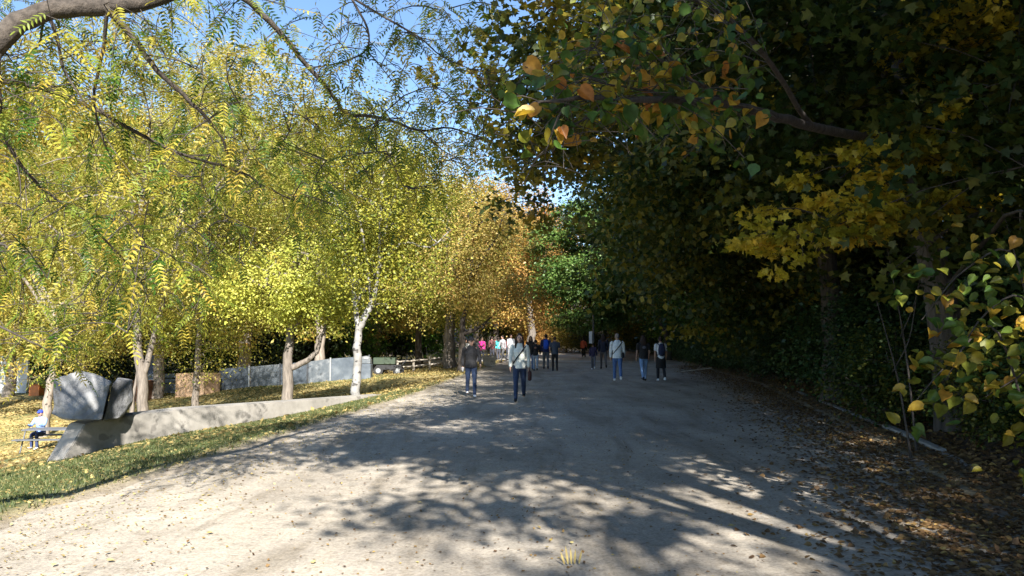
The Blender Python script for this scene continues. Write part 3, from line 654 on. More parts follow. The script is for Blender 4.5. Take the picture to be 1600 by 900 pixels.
def place_compound(parent, items, nparts, stuff_name='foliage'):
    """items: (pos, dir, normal, scale, variant); the nearest ones become parts, the rest one mesh"""
    items.sort(key=lambda a: np.linalg.norm(np.array(a[0]) - [0, 0, CZ]) - (50 if inview(a[0]) else 0))
    org = np.array(parent.location)
    for p, U, N, s, v in items[:nparts]:
        o = link('leaf', CM[v], parent); o.matrix_local = Matrix.Translation(Vector(p) - parent.location) @ lookrot(U, N) @ Matrix.Scale(s, 4)
    Vs = []; Qs = []; Ts = []; n = 0
    for p, U, N, s, v in items[nparts:]:
        R = np.array(lookrot(U, N))[:3, :3]; a, q, nq = CV[v]
        Vs.append((a * s) @ R.T + (np.array(p) - org)); Qs.append(q + n); n += len(a); Ts.append(np.full(len(q), (.03, .35, .6, .85)[v % 4] + rgw.normal(0, .08)))
    if Vs: tag(link(stuff_name, mesh_np(stuff_name, np.concatenate(Vs), np.concatenate(Qs), M['leaf_walnut'], tint=np.clip(np.concatenate(Ts), 0, 1)), parent), kind='stuff')
def inview(p):
    if p[1] < .5: return False
    x = p[0] / p[1] * F; y = (p[2] - CZ) / p[1] * F
    return -810 < x < 810 and -380 < y < 535
WT = Vector((-7.2, 5.2, h(-7.2, 5.2)))
walnut = empty('walnut_tree', WT, 0, 'near walnut tree whose dark limb and feathery compound leaves hang across the upper left', 'tree')
BR = [ # pixel, pixel, metres forward ; radius start, end
 ([(-160, 420, 5.0), (-60, 140, 4.9), (0, 62, 4.9), (60, 20, 5.0), (150, 10, 5.2), (235, 2, 5.5), (330, -35, 6.0), (430, -60, 6.6)], .085, .045),
 ([(-90, 240, 5.0), (-30, 110, 5.4), (0, 125, 5.5), (60, 136, 5.7), (140, 165, 5.9), (205, 203, 6.1), (290, 243, 6.4), (370, 266, 6.8), (440, 305, 7.4)], .03, .008),
 ([(160, 8, 5.2), (210, 60, 5.3), (245, 110, 5.4), (300, 160, 5.6), (345, 212, 5.8), (360, 252, 6.0)], .026, .008),
 ([(72, 15, 5.0), (90, 60, 5.1), (98, 105, 5.2), (130, 158, 5.3)], .014, .006),
 ([(168, 12, 5.2), (160, 80, 5.4), (148, 140, 5.6), (150, 178, 5.7), (168, 235, 5.8), (205, 285, 6.0), (232, 312, 6.2)], .014, .004),
 ([(0, 70, 4.9), (-5, 110, 4.9), (-2, 170, 5.0), (-10, 260, 5.1)], .03, .01),
 ([(340, -35, 6.1), (390, 5, 6.3), (432, 45, 6.5), (470, 90, 6.7), (520, 150, 7.0), (545, 178, 7.1), (600, 184, 7.2), (655, 203, 7.3), (705, 200, 7.5), (755, 216, 7.7)], .03, .007),
 ([(545, -10, 6.8), (574, 45, 6.8), (572, 78, 6.8), (540, 95, 6.9), (500, 104, 7.0)], .012, .005),
 ([(548, -5, 6.8), (610, 32, 6.9), (655, 58, 7.0), (690, 88, 7.1), (735, 108, 7.2)], .012, .004),
 ([(-40, 170, 6), (0, 202, 6.2), (35, 262, 6.4), (75, 302, 6.6), (130, 342, 6.9), (170, 380, 7.2)], .02, .006),
 ([(70, 20, 5.0), (60, 70, 5.3), (40, 88, 5.6)], .01, .004),
 ([(195, 410, 7.6), (185, 440, 7.5), (150, 490, 7.4)], .009, .003),
 ([(130, 340, 6.9), (195, 408, 7.6), (225, 450, 7.7), (240, 500, 7.8)], .012, .004),
 ([(440, 305, 7.4), (500, 330, 8.0), (560, 345, 8.6)], .009, .004),
 ([(-60, 480, 7), (20, 520, 7.2), (70, 545, 7.4), (95, 575, 7.6)], .014, .004),
 ([(655, 203, 7.3), (700, 240, 7.4), (740, 250, 7.5)], .008, .003),
 ([(20, 395, 8), (0, 380, 8), (-60, 370, 8)], .01, .02),
]
def rel(v, root): return np.array(v) - np.array(root.location)
tb = NB(); c = curve([(0, 0, -.3), (.05, 0, 1.2), (.3, -.1, 2.2), tuple(rel(P(-160, 420, 5.0), walnut))], 5)
tb.tube(c, np.linspace(.2, .09, len(c)), 12)
c = curve([(.3, -.1, 2.0), (-.1, 1.0, 4), (.6, 2.5, 6), (1.2, 4, 8)], 5); tb.tube(c, np.linspace(.12, .03, len(c)), 8)
tb.build('trunk', M['bark_grey'], walnut)
anch = []
for pts, r0, r1 in BR:
    b = NB(); c = curve([rel(P(*q), walnut) for q in pts], 4)
    c[1:-1] += rgw.normal(0, min(.008, r0 * .15), (len(c) - 2, 3))
    b.tube(c, np.linspace(r0, r1, len(c)), 7)
    b.build('branch', M['bark_dark'] if r0 < .02 else M['bark_brown'], walnut)
    for i_ in range(2 if r0 > .05 else 0, len(c)): anch.append(c[i_] + np.array(walnut.location))
# extra hidden limbs and volume of hanging leaves
tw = NB(); items = []
def spray(a, b, n, sc_=1.0):
    """one twig from a to b with n compound leaves along it"""
    a = np.array(a); b = np.array(b); mid = (a + b) / 2 + rgw.normal(0, .06, 3) + [0, 0, .06]
    c = curve([a, mid, b], 3); tw.tube(c - np.array(walnut.location), np.linspace(.005, .002, len(c)), 3)
    for k in range(n):
        f = (k + .6) / n; p = c[int(f * (len(c) - 1))]
        ax = unit((b - a)); si = 1 if k % 2 else -1
        side = unit(np.cross(ax, [0, 0, 1])) * si
        U = unit(ax * .5 + side * rgw.uniform(.5, 1) + [0, 0, rgw.uniform(-.9, -.1)] + rgw.normal(0, .2, 3))
        N = unit(np.array([0, 0, 1]) + rgw.normal(0, .35, 3)); items.append((p, U, N, sc_ * rgw.uniform(.7, 1.1), int(rgw.integers(0, 8))))
for a in anch:
    if a[1] < 4 or rgw.random() < .35: continue
    for _ in range(1):
        d = unit(rgw.normal(size=3) * [1, .8, .4] + [.2, .2, -.5]); spray(a, a + d * rgw.uniform(.3, .7), int(rgw.integers(2, 5)), .7)
def dens(px, py):
    """how leafy the near walnut is: thin at the sky gap, none low on the right"""
    if py > 560 + .1 * px * 0: return 0
    if px > 790: return 0
    lim = np.interp(px, [0, 150, 330, 420, 560, 700, 760], [590, 560, 500, 390, 330, 290, 250])
    if py > lim: return 0
    return (.62 if px < 420 else 1.0) * (.45 if py < 120 and px > 300 else 1)
cnt = 0; tries = 0; AN = np.array([a for a in anch if a[1] > 4.4])
while cnt < 500 and tries < 60000:
    tries += 1
    px = rgw.uniform(-60, 790); py = rgw.uniform(-120, 590); d_ = rgw.uniform(5.6, 12)
    if px > 420: d_ = rgw.uniform(6.2, 9.5)
    if rgw.random() > dens(px, py): continue
    p = np.array(P(px, py, d_)); dist = np.linalg.norm(AN - p, axis=1) + .5 * np.maximum(p[2] - AN[:, 2], 0); ni = dist.argmin(); near_ = AN[ni]; L_ = np.linalg.norm(near_ - p)
    if L_ > 1.25 or L_ < .25: continue
    c = curve([near_, (near_ + p) / 2 + [0, 0, .1 * L_] + rgw.normal(0, .05, 3), p], 3); tw.tube(c - np.array(walnut.location), np.linspace(.0065, .0035, len(c)), 4)
    AN = np.vstack([AN, p[None], c[3][None]])
    spray(c[3], p + rgw.normal(0, .12, 3), int(rgw.integers(3, 7)), .74); cnt += 1
cl_ = [(rgw.uniform(-14, -6.6), rgw.uniform(1, 9), rgw.uniform(6.2, 9.5)) for _ in range(34)]  # unseen sprays above the frame, added to shade the wall and grass
for cx_, cy_, cz_ in cl_:
    if (cz_ - CZ) / cy_ * F < 480: continue
    c = curve([(1.0 + walnut.location.x, walnut.location.y + 1, 6), ((cx_ - 6) / 2, (cy_ + 6) / 2, cz_ + .3), (cx_, cy_, cz_)], 4); tw.tube(c - np.array(walnut.location), np.linspace(.03, .006, len(c)), 4)
    for _ in range(7):
        p = np.array([cx_, cy_, cz_]) + rgw.normal(0, .55, 3) * [1, 1, .4]; spray([cx_, cy_, cz_], p, 5, 1.0)
tag(tw.build('twigs', M['bark_dark'], walnut), kind='stuff')
place_compound(walnut, items, 290)

# ------------------------------------------------------------------ near broad leaved tree on the right: long branch over the path and big leaves
rgn = np.random.default_rng(99)
NT = Vector((P(1480, 560, 13).x, 13, 0)); NT.z = h(NT.x, NT.y) - .1
linden = empty('linden_tree', NT, 0, 'near dark trunked tree on the right bank, its long branch reaching over the path', 'tree')
tb = NB()
c = curve([rel((NT.x + .15, 13, NT.z - .3), linden), rel(P(1478, 520, 13), linden), rel(P(1455, 400, 13), linden), rel(P(1430, 300, 13), linden), rel(P(1432, 180, 13), linden), rel(P(1395, 60, 13), linden), rel(P(1370, -160, 13), linden), rel(P(1350, -420, 13), linden)], 6)
tb.tube(c, np.linspace(.3, .06, len(c)) + np.exp(-np.arange(len(c)) / 2.0) * .12, 14); tb.build('trunk', rough_mat('furrowed_bark', (.03, .025, .02), (.08, .066, .055), 14, .9, .9, (1, 1, .15), (.15, .125, .105), .04), linden)
mainb = [(1460, 230, 12.6), (1440, 215, 11.5), (1350, 213, 9.5), (1270, 198, 8), (1200, 180, 7), (1140, 163, 6.3), (1050, 157, 5.6), (960, 158, 5.2), (885, 153, 4.9), (800, 175, 4.7)]
LB = [(mainb, .075, .006), ([(1140, 163, 6.3), (1060, 110, 5.9), (1000, 80, 5.6), (930, 75, 5.3)], .016, .004), ([(1050, 157, 5.6), (980, 135, 5.3), (900, 130, 5.0)], .01, .004),
      ([(1270, 198, 8), (1180, 70, 6.5), (1120, 20, 5.8), (1060, -10, 5.5)], .03, .006), ([(960, 158, 5.2), (880, 210, 5.0), (830, 260, 4.9)], .01, .003),
      ([(1400, 90, 12.6), (1340, 85, 11.5), (1290, 70, 10.5)], .06, .02), ([(1440, 330, 12.8), (1380, 318, 11), (1300, 345, 10), (1225, 392, 9.5)], .04, .006),
      ([(1430, 215, 11.5), (1380, 235, 10.5), (1310, 280, 9.6)], .03, .006), ([(1470, 460, 12.5), (1560, 350, 9), (1600, 330, 7)], .04, .01),
      ([(1440, 330, 12.8), (1480, 320, 11), (1620, 345, 9.5)], .02, .008)]
lan = []
for pts, r0, r1 in LB:
    b = NB(); c = curve([rel(P(*q), linden) for q in pts], 4); c[1:-1] += rgn.normal(0, .01, (len(c) - 2, 3)); b.tube(c, np.linspace(r0, r1, len(c)), 7)
    b.build('branch', M['bark_dark'], linden); lan.append(c + np.array(linden.location))
M['leaf_big'] = leaf_mat('big_leaf', [(0, (.05, .11, .03)), (.3, (.09, .17, .03)), (.55, (.24, .24, .035)), (.8, (.5, .32, .04)), (1, (.5, .2, .05))], .45, .4, 0)
M['leaf_bright'] = leaf_mat('bright_leaf', [(0, (.3, .29, .03)), (.5, (.62, .5, .05)), (1, (.62, .42, .05))], .45, .4, 0)
BL = []
for i, tn in enumerate((.02, .2, .35, .5, .62, .78, .9, 1.0)):
    tv, tf = T_BIG; v = tv * [.11, .12, .12 * (1 + .8 * (i % 3))]; v[6, 2] -= .008 * (i % 4)
    BL.append(mesh_np('big_leaf', np.vstack([v, v[:0]]), np.array(tf), M['leaf_big'], tint=np.full(2, tn)))
tw = NB(); nb = 0
extra = []
def bigleaf(p, U, N, s, v, parent):
    if p[0] / p[1] * F + 800 < 778: return
    o = link('leaf', BL[v], parent); o.matrix_local = Matrix.Translation(Vector(p) - parent.location) @ lookrot(np.cross(U, N), N) @ Matrix.Scale(s, 4)
seeds = []
for bi in (0, 1, 2, 3, 4):
    c = lan[bi]
    for q in c:
        if q[1] < 6.6: seeds.append(q)
for q in seeds:
    for _ in range(3):
        d = unit(rgn.normal(size=3) * [1, .5, .6] + [0, 0, -.25]); L_ = rgn.uniform(.15, .45); e = q + d * L_
        tw.tube(curve([q, q + d * L_ * .5 + [0, 0, .03], e], 2) - np.array(linden.location), .0035, 3)
        for k in range(int(rgn.integers(2, 4))):
            if nb >= 270: break
            p = q + d * L_ * rgn.uniform(.4, 1) + rgn.normal(0, .05, 3)
            U = unit(rgn.normal(size=3) * [1, 1, .4] + [0, 0, -.8]); N = unit(rgn.normal(size=3) * .8 + [.1, -.7, .7])
            v = int(rgn.choice(8, p=[.17, .17, .14, .12, .12, .12, .1, .06])); bigleaf(p, U, N, rgn.uniform(.6, 1.15), v, linden); nb += 1
near_pts = np.array([q for c in lan[:5] for q in c if 4 < q[1] < 7.5])
ep = []; 
while len(ep) < 90:
    px = rgn.uniform(775, 1170); py = rgn.uniform(-40, 300); d_ = rgn.uniform(5.0, 7.6)
    if py > 190 + .12 * (px - 775) + 60 * rgn.random() or (px < 860 and py < 60 + 60 * rgn.random()): continue
    p = np.array(P(px, py, d_)); q = near_pts[np.linalg.norm(near_pts - p, axis=1).argmin()]
    if np.linalg.norm(q - p) > 1.0: q = p + unit(q - p) * .6 + [0, 0, .1]
    tw.tube(curve([q, (p + q) / 2 + [0, 0, .05], p], 3) - np.array(linden.location), .004, 3)
    for k in range(7): ep.append(q + (p - q) * rgn.uniform(.3, 1.05) + rgn.normal(0, .09, 3)) if False else extra.append(q + (p - q) * rgn.uniform(.3, 1.05) + rgn.normal(0, .09, 3))
    ep.append(0)
ex = np.array(extra); n_ = len(ex); s_ = rgn.uniform(.65, 1.2, n_)
tag(link('foliage', leaf_mesh('foliage', ex - np.array(linden.location), rgn.normal(size=(n_, 3)) * [1, 1, .4] + [0, 0, -.8], unit(rgn.normal(size=(n_, 3)) * .8 + [.1, -.5, .7]), .088 * s_, .08 * s_, np.clip(rgn.choice([.05, .15, .3, .45, .6, .8], n_) + rgn.normal(0, .05, n_), 0, 1), M['leaf_big'], T_OVATE), linden), kind='stuff')
tag(tw.build('twigs', M['bark_dark'], linden), kind='stuff')
# leafy masses of the same tree further in (maple shaped leaves)
def mass(centers, n, sg, ls, mat, parent, name, tm, tsd, T=T_MAPLE, droop=.5, seed=1):
    r = np.random.default_rng(seed); cs = np.array([np.array(P(*q[:3])) for q in centers]); w = np.array([q[3] for q in centers], float); w /= w.sum()
    idx = r.choice(len(cs), n, p=w); sub = r.normal(size=(len(cs), 14, 3)) * np.array(sg); k = r.integers(0, 14, n)
    pts = cs[idx] + sub[idx, k] + r.normal(size=(n, 3)) * np.array(sg) * .33
    N = unit(r.normal(size=(n, 3)) * .6 + [0, -.35, .8]); U = unit(r.normal(size=(n, 3)) * [1, 1, .3] + [0, 0, -droop]); s = r.uniform(.7, 1.25, n)
    tint = np.clip(tm + r.normal(0, tsd, (len(cs), 14))[idx, k] + r.normal(0, tsd * .6, n), 0, 1)
    tag(link(name, leaf_mesh(name, pts - np.array(parent.location), U, N, ls * s, ls * s * .95, tint, M[mat], T), parent), kind='stuff')
    t = NB()
    for c_, ss in zip(cs, sub):
        for s_ in ss[:8]:
            t.tube(curve([c_ - np.array(parent.location), c_ + s_ * .5 + [0, 0, .1] - np.array(parent.location), c_ + s_ - np.array(parent.location)], 2), .008, 3)
    tag(t.build('twigs', M['bark_dark'], parent), kind='stuff')
cen = [(px, py, d_, 1) for px, py, d_ in [(1020, -30, 10), (1110, 30, 10), (1200, -40, 9.5), (1180, 110, 10.5), (1260, 40, 11), (1330, 110, 12), (1240, 160, 11), (1320, 180, 11), (1380, 20, 11.5), (1480, 60, 10.5), (1560, 20, 9.5),
        (1500, 150, 10), (1590, 120, 9), (1540, 230, 10), (1450, 190, 11.5), (1600, 260, 8.5), (1290, 240, 12), (1180, 230, 12), (1560, 320, 10), (1060, 60, 11), (980, -60, 11), (1420, -60, 11), (1560, -80, 10)]]
mass(cen, 15000, (.75, .8, .5), .135, 'leaf_forest', linden, 'foliage', .62, .2, seed=4)
mass([(845, 30, 9, 1), (838, 110, 9, 1), (845, 190, 10, 1), (850, 255, 11, 1), (880, 180, 10, 1), (820, 250, 12, .5), (890, 60, 10, 1), (920, 230, 11, 1), (835, 315, 13, .5), (950, 120, 10, 1)], 4600, (.4, .6, .3), .1, 'leaf_forest_y', linden, 'foliage', .4, .25, seed=14)
mass([(1300, 345, 9.8, 1), (1360, 330, 10.3, 1), (1250, 372, 9.5, .8), (1410, 330, 11, .6), (1480, 325, 11, .3)], 2300, (.38, .4, .12), .1, 'leaf_bright', linden, 'bright_foliage', .45, .2, seed=5)
mass([(1340, 262, 9.8, 1), (1400, 240, 10.5, 1), (1500, 40, 9.5, .8), (1450, 90, 11, .5)], 1900, (.34, .4, .15), .1, 'leaf_bright', linden, 'bright_foliage', .4, .2, seed=6)
# witch hazel shrub: yellow leaves low on the right
hz = P(1640, 610, 6.2); hz.z = h(hz.x, hz.y)
hazel = empty('hazel_shrub', hz, 0, 'arching shrub with large yellowing round leaves leaning in at the lower right edge', 'shrub')
stems_ = [[(0, 0, 0), (0, .1, .8), tuple(rel(P(1590, 410, 6.2), hazel)), tuple(rel(P(1510, 420, 6.1), hazel)), tuple(rel(P(1440, 500, 6.0), hazel))],
          [(0, 0, 0), (-.1, 0, .5), tuple(rel(P(1560, 520, 6.0), hazel)), tuple(rel(P(1490, 560, 5.9), hazel)), tuple(rel(P(1420, 640, 5.8), hazel))],
          [(0, 0, 0), (.1, 0, .7), tuple(rel(P(1610, 480, 5.9), hazel)), tuple(rel(P(1540, 490, 5.8), hazel)), tuple(rel(P(1480, 590, 5.7), hazel))],
          [(0, 0, 0), (.1, .2, .6), tuple(rel(P(1640, 560, 6.0), hazel)), tuple(rel(P(1590, 590, 5.8), hazel)), tuple(rel(P(1540, 620, 5.7), hazel))]]
nb = 0
for st in stems_:
    b = NB(); c = curve(st, 5); b.tube(c, np.linspace(.016, .003, len(c)), 6); b.build('stem', M['bark_dark'], hazel)
    for q in c[5:]:
        for _ in range(5):
            p = q + np.array(hz) + rgn.normal(0, .15, 3)
            U = unit(rgn.normal(size=3) * [1, 1, .5] + [-.4, 0, -.5]); N = unit(rgn.normal(size=3) * .5 + [-.2, -.6, .8])
            bigleaf(p, U, N, rgn.uniform(.45, 1.0), int(rgn.choice([1, 2, 3, 4, 5, 6], p=[.1, .2, .3, .2, .15, .05])), hazel); nb += 1
# bare saplings in the gloom
for i, (a, b_, d_) in enumerate([((1430, 610), (1385, 380), 11), ((1420, 560), (1370, 470), 10.5), ((1590, 480), (1592, 250), 14)]):
    p0 = P(a[0], a[1], d_); g0 = Vector((p0.x, p0.y, h(p0.x, p0.y))); 
    s_ = empty('sapling', g0, 0, ['thin bare sapling leaning left under the yellow spray of leaves', 'short forked bare stem among the shrubs under the near branch', 'pale sunlit sapling trunk at the right edge of the wood'][i], 'sapling')
    q = np.array(P(b_[0], b_[1], d_)) - np.array(g0); t = NB(); c = curve([(0, 0, -.1), q * .5 + [.05, 0, 0], q], 4); t.tube(c, np.linspace(.018 if i < 2 else .09, .006, len(c)), 6); t.build('trunk', M['bark_grey' if i == 2 else 'bark_dark'], s_)
    t = NB(); t.tube(curve([q * .55, q * .7 + [.3, 0, .1], q * .9 + [.5, 0, .2]], 3), .008, 4); t.build('branch', M['bark_dark'], s_)

# ------------------------------------------------------------------ leaves on the ground and grass
def scatter(name, n, fx, mat, ls, tm, tsd, seed, T=T_RHOMB, flat=.35, lift=.012):
    r = np.random.default_rng(seed); x, y = fx(r, n); m = len(x)
    path_in = (x > xl(y)) & (x < xr(y))
    z = np.where(path_in, 0.01 * 0, H(x, y) + .035) + lift
    pts = np.stack([x, y, z], -1); N = unit(r.normal(size=(m, 3)) * flat + [0, 0, 1]); U = unit(r.normal(size=(m, 3)) * [1, 1, .15]); s = r.uniform(.6, 1.25, m)
    o = link(name, leaf_mesh(name, pts, U, N, ls * s, ls * s * .75, np.clip(tm + r.normal(0, tsd, m), 0, 1), M[mat], T)); return tag(o, kind='stuff')
def f_right(r, n):
    y = 3 + 42 * r.random(n) ** 1.9; e = r.normal(0, 1, n); t = np.where(e < 0, e * .8, e * 1.2); return xr(y) + t - .1, y
o = scatter('leaf_litter', 40000, f_right, 'leaf_litter', .06, .26, .2, 1, T_OVATE); tag(o, 'thick brown leaf litter along the right edge of the path', 'leaf litter')
def f_hill(r, n):
    y = 3 + 27 * r.random(n) ** 1.5; return xr(y) + .6 + 9 * r.random(n) ** 1.3, y
o = scatter('leaf_litter', 16000, f_hill, 'leaf_litter', .1, .3, .2, 2, T_OVATE); tag(o, 'dull leaf litter covering the shaded slope behind the kerb', 'leaf litter')
def f_path(r, n):
    y = 3 + 30 * r.random(n) ** 1.6; a, b = xl(y), xr(y); u = r.random(n) ** .7; return a + (b - a) * u, y
o = scatter('leaf_litter', 7000, f_path, 'leaf_litter', .03, .4, .25, 3); tag(o, 'scattered small dry leaves lying on the gravel path', 'leaf litter')
def f_left(r, n):
    y = 3 + 26 * r.random(n) ** 1.4; return xl(y) + r.normal(.3, .8, n), y
o = scatter('leaf_litter', 6000, f_left, 'leaf_yellow_litter', .03, .6, .25, 4); tag(o, 'pale yellow leaves along the left edge of the path', 'leaf litter')
def f_lawn(r, n):
    y = 14 + 42 * r.random(n); x = xl(y) - .3 - 30 * r.random(n) ** 1.1
    cl = np.sin(x * .55 + 1) * np.sin(y * .4) + r.normal(0, .6, n); k = cl > -.35; return x[k], y[k]
o = scatter('leaf_litter', 60000, f_lawn, 'leaf_yellow_litter', .12, .5, .22, 5, flat=.5); tag(o, 'carpet of fallen yellow leaves on the lawn', 'leaf litter')
def f_strip(r, n):
    y = 4 + 20 * r.random(n) ** .8; return xl(y) - .2 - 6 * r.random(n), y
o = scatter('leaf_litter', 5500, f_strip, 'leaf_yellow_litter', .06, .5, .22, 6); tag(o, 'sparse yellow leaves in the green grass strip before the wall', 'leaf litter')
def grassy(name, n, fx, seed, hh, lab):
    r = np.random.default_rng(seed); x, y = fx(r, n); m = len(x); z = H(x, y) + .025
    p = np.stack([x, y, z], -1); a = r.uniform(0, 6.28, m); w = .006 + .0006 * y; hgt = hh * r.uniform(.5, 1.3, m)
    d = np.stack([np.cos(a), np.sin(a), 0 * a], -1) * w[:, None]; tip = p + np.stack([r.normal(0, .02, m), r.normal(0, .02, m), hgt], -1)
    V = np.stack([p - d, p + d, tip], 1).reshape(-1, 3); Fq = np.arange(m * 3).reshape(-1, 3)
    return tag(link(name, mesh_np(name, V, Fq, M['grass'], tint=np.clip(.5 + r.normal(0, .25, m), 0, 1))), lab, 'grass', kind='stuff')
def g_strip(r, n):
    y = 4 + 20.5 * r.random(n) ** .9; s = .12 + 6.6 * r.random(n) ** .9; x = xl(y) - s
    k = r.random(n) < np.clip(s * 1.6, 0, 1); return x[k], y[k]
grassy('grass', 95000, g_strip, 7, .05, 'short green grass on the strip between the path and the concrete wall')
def g_lawn(r, n):
    y = 24 + 24 * r.random(n); x = xl(y) - .2 - 22 * r.random(n); k = np.sin(x * .4) + np.sin(y * .55 + x * .2) + r.normal(0, .4, n) > .1; return x[k], y[k]
grassy('grass', 50000, g_lawn, 8, .06, 'thin green grass showing through the fallen leaves behind the wall')
# individual leaves nearest the viewer
rl = random.Random(4); LM = [mesh_np('fallen_leaf', T_OVATE[0] * [.06, .085, .1] + [0, -.04, 0], np.array(T_OVATE[1]), M['leaf_yellow_litter'], tint=np.full(2, t_)) for t_ in (.45, .7, .9)]
for i in range(46):
    d_ = rl.uniform(5.2, 8.5); px = rl.uniform(20, 1580); x = (px - 800) / F * d_
    if not (float(xl(d_)) + .2 < x < float(xr(d_)) - .3): continue
    o = link('fallen_leaf', LM[i % 3]); o.location = (x, d_, .018); o.rotation_euler = (rl.uniform(-.25, .25), rl.uniform(-.25, .25), rl.uniform(0, 6.28)); o.scale = (rl.uniform(.45, .75),) * 3
    tag(o, 'small yellow leaf lying on the near gravel', 'leaf', 'single yellow leaves on the near gravel')
g0 = G(893, 885)
lf = empty('fallen_leaf', (g0.x, g0.y, .01), .2, 'large curled yellow leaf standing up on the gravel at the bottom centre', 'leaf')
for i in range(5):
    a = (i - 2) * .027 + rl.uniform(-.004, .004); t = NB(); v = []; 
    for k in range(6):
        f = k / 5; wd = .008 * math.sin(math.pi * min(f * .9 + .12, 1)) + .001; v += [(a * (1 + .5 * f) - wd, .02 * f, .004 + (.09 + .012 * ((i * 3) % 4)) * f), (a * (1 + .5 * f), .02 * f + .006, .004 + (.09 + .012 * ((i * 3) % 4)) * f), (a * (1 + .5 * f) + wd, .02 * f, .004 + (.09 + .012 * ((i * 3) % 4)) * f)]
    q = np.array([[k * 3 + j, k * 3 + j + 1, k * 3 + j + 4, k * 3 + j + 3] for k in range(5) for j in range(2)])
    link('leaf_lobe', mesh_np('leaf_lobe', np.array(v), q, M['leaf_yellow_litter'], tint=np.full(len(q), .8)), lf)

# ------------------------------------------------------------------ fences and small structures on the lawn
M['hoard'] = rough_mat('slate_hoarding', (.05, .064, .082), (.08, .098, .12), 2, .6, .1, c=(.14, .16, .18))
M['hoard2'] = rough_mat('slate_hoarding_worn', (.06, .075, .09), (.1, .115, .13), 3, .6, .1, c=(.22, .23, .24))
M['darkmetal'] = rough_mat('dark_metal', (.03, .034, .04), (.07, .075, .085), 6, .5, .1)
M['ply'] = rough_mat('plywood', (.42, .27, .16), (.55, .37, .24), 3, .7, .15, (1, 1, 4))
M['orange'] = rough_mat('orange_plastic', (.55, .16, .04), (.65, .22, .06), 3, .5, .05)
M['brownbox'] = rough_mat('brown_box', (.1, .045, .025), (.16, .075, .04), 3, .7, .1)
M['white'] = rough_mat('white_sheet', (.55, .56, .58), (.78, .78, .78), 2, .6, .3)
M['wood'] = rough_mat('weathered_wood', (.3, .26, .21), (.46, .41, .34), 9, .8, .3, (1, 1, .2))
M['navy'] = rough_mat('navy_panel', (.03, .05, .11), (.05, .08, .16), 4, .6, .1)
M['greenp'] = rough_mat('dark_green_paint', (.02, .035, .02), (.04, .06, .035), 4, .5, .1)
M['rubber'] = rough_mat('black_rubber', (.012, .012, .013), (.03, .03, .032), 9, .8, .1)
M['alu'] = rough_mat('grey_metal', (.3, .31, .32), (.42, .43, .44), 6, .4, .05, metallic=.5)
def frame(a, b):
    ang = math.atan2(b.y - a.y, b.x - a.x); return ang, math.hypot(b.x - a.x, b.y - a.y)
def ywh(px0, py, d): return P(px0, py, d)
# hoarding: five panels with posts
hp = [(347, 609, 576), (392, 606.5, 573), (440, 604, 569), (482, 600, 565), (518, 595, 560.5), (578, 589, 556)]
gp = [G(a, b + 2, 70) for a, b, c_ in hp]; d0 = gp[0].y; d1 = min(gp[-1].y, d0)
gp = [onground(a, d0 + (d1 - d0) * i / 5) for i, (a, b, c_) in enumerate(hp)]
fr = empty('hoarding_fence', gp[0], 0, 'slate grey solid hoarding along the back of the lawn, behind the lime yellow tree', 'fence')
for i in range(5):
    a, b = gp[i], gp[i + 1]; za = P(0, hp[i][2], a.y).z; zb = P(0, hp[i + 1][2], b.y).z; lo = min(a.z, b.z) - .1
    off = Vector((0, .04 * (i % 2), 0)); dx = (b - a).normalized() * .04
    v = []
    for p, zt in ((a + dx, za), (b - dx, zb)):
        v += [(p.x, p.y + off.y, lo), (p.x, p.y + off.y, zt), (p.x, p.y + off.y + .05, zt), (p.x, p.y + off.y + .05, lo)]
    v = [tuple(np.array(q) - np.array(gp[0])) for q in v]
    link_ = MB().add(v, [[0, 4, 5, 1], [1, 5, 6, 2], [2, 6, 7, 3], [3, 7, 4, 0], [0, 1, 2, 3], [4, 7, 6, 5]]).build('panel', M['hoard' if i % 2 == 0 else 'hoard2'], fr)
    MB().box(-.0, b.x - a.x - .1, -.03, -.005, -.03, .03).build('rail', M['hoard'], fr).location = (a.x - gp[0].x + .05, a.y - gp[0].y, za - gp[0].z - .25)
for i in range(6):
    a = gp[i]; zt = P(0, hp[i][2], a.y).z + .06
    MB().box(-.04, .04, -.04, .04, -.2, zt - a.z, None, .008).build('post', M['alu'] if i in (1, 4) else M['darkmetal'], fr).location = a - gp[0] + Vector((0, -.05, 0))
# slatted barrier
a = onground(217, d0 + .5); b = onground(279, d0 + .3)
br = empty('slatted_barrier', a, 0, 'dark grey barrier of three wide horizontal boards left of the plywood box', 'barrier')
W_ = b.x - a.x; s = d0 / F
for k, (y0, y1) in enumerate(((584, 590), (592, 598), (600, 614))):
    MB().box(0, W_, 0, .04, P(0, y1, a.y).z - a.z, P(0, y0, a.y).z - a.z, None, .005).build('board', M['hoard'], br)
for x in (0, W_ - .06): MB().box(x, x + .06, .045, .1, -.15, P(0, 583, a.y).z - a.z).build('post', M['darkmetal'], br)
def pxbox(name, x0, x1, yt, d, depth, mat, lab, cat, rz=0, lid=None):
    a = onground(x0, d); w = (x1 - x0) / F * d; ht = P(0, yt, d).z - a.z
    r = empty(name, a, rz, lab, cat)
    MB().box(0, w, 0, depth, -.15, ht, None, .015).build('body', M[mat], r)
    if lid: MB().box(-.02, w + .02, -.02, depth + .02, ht + .002, ht + .05, None, .01).build('lid', M[lid], r)
    return r, w, ht
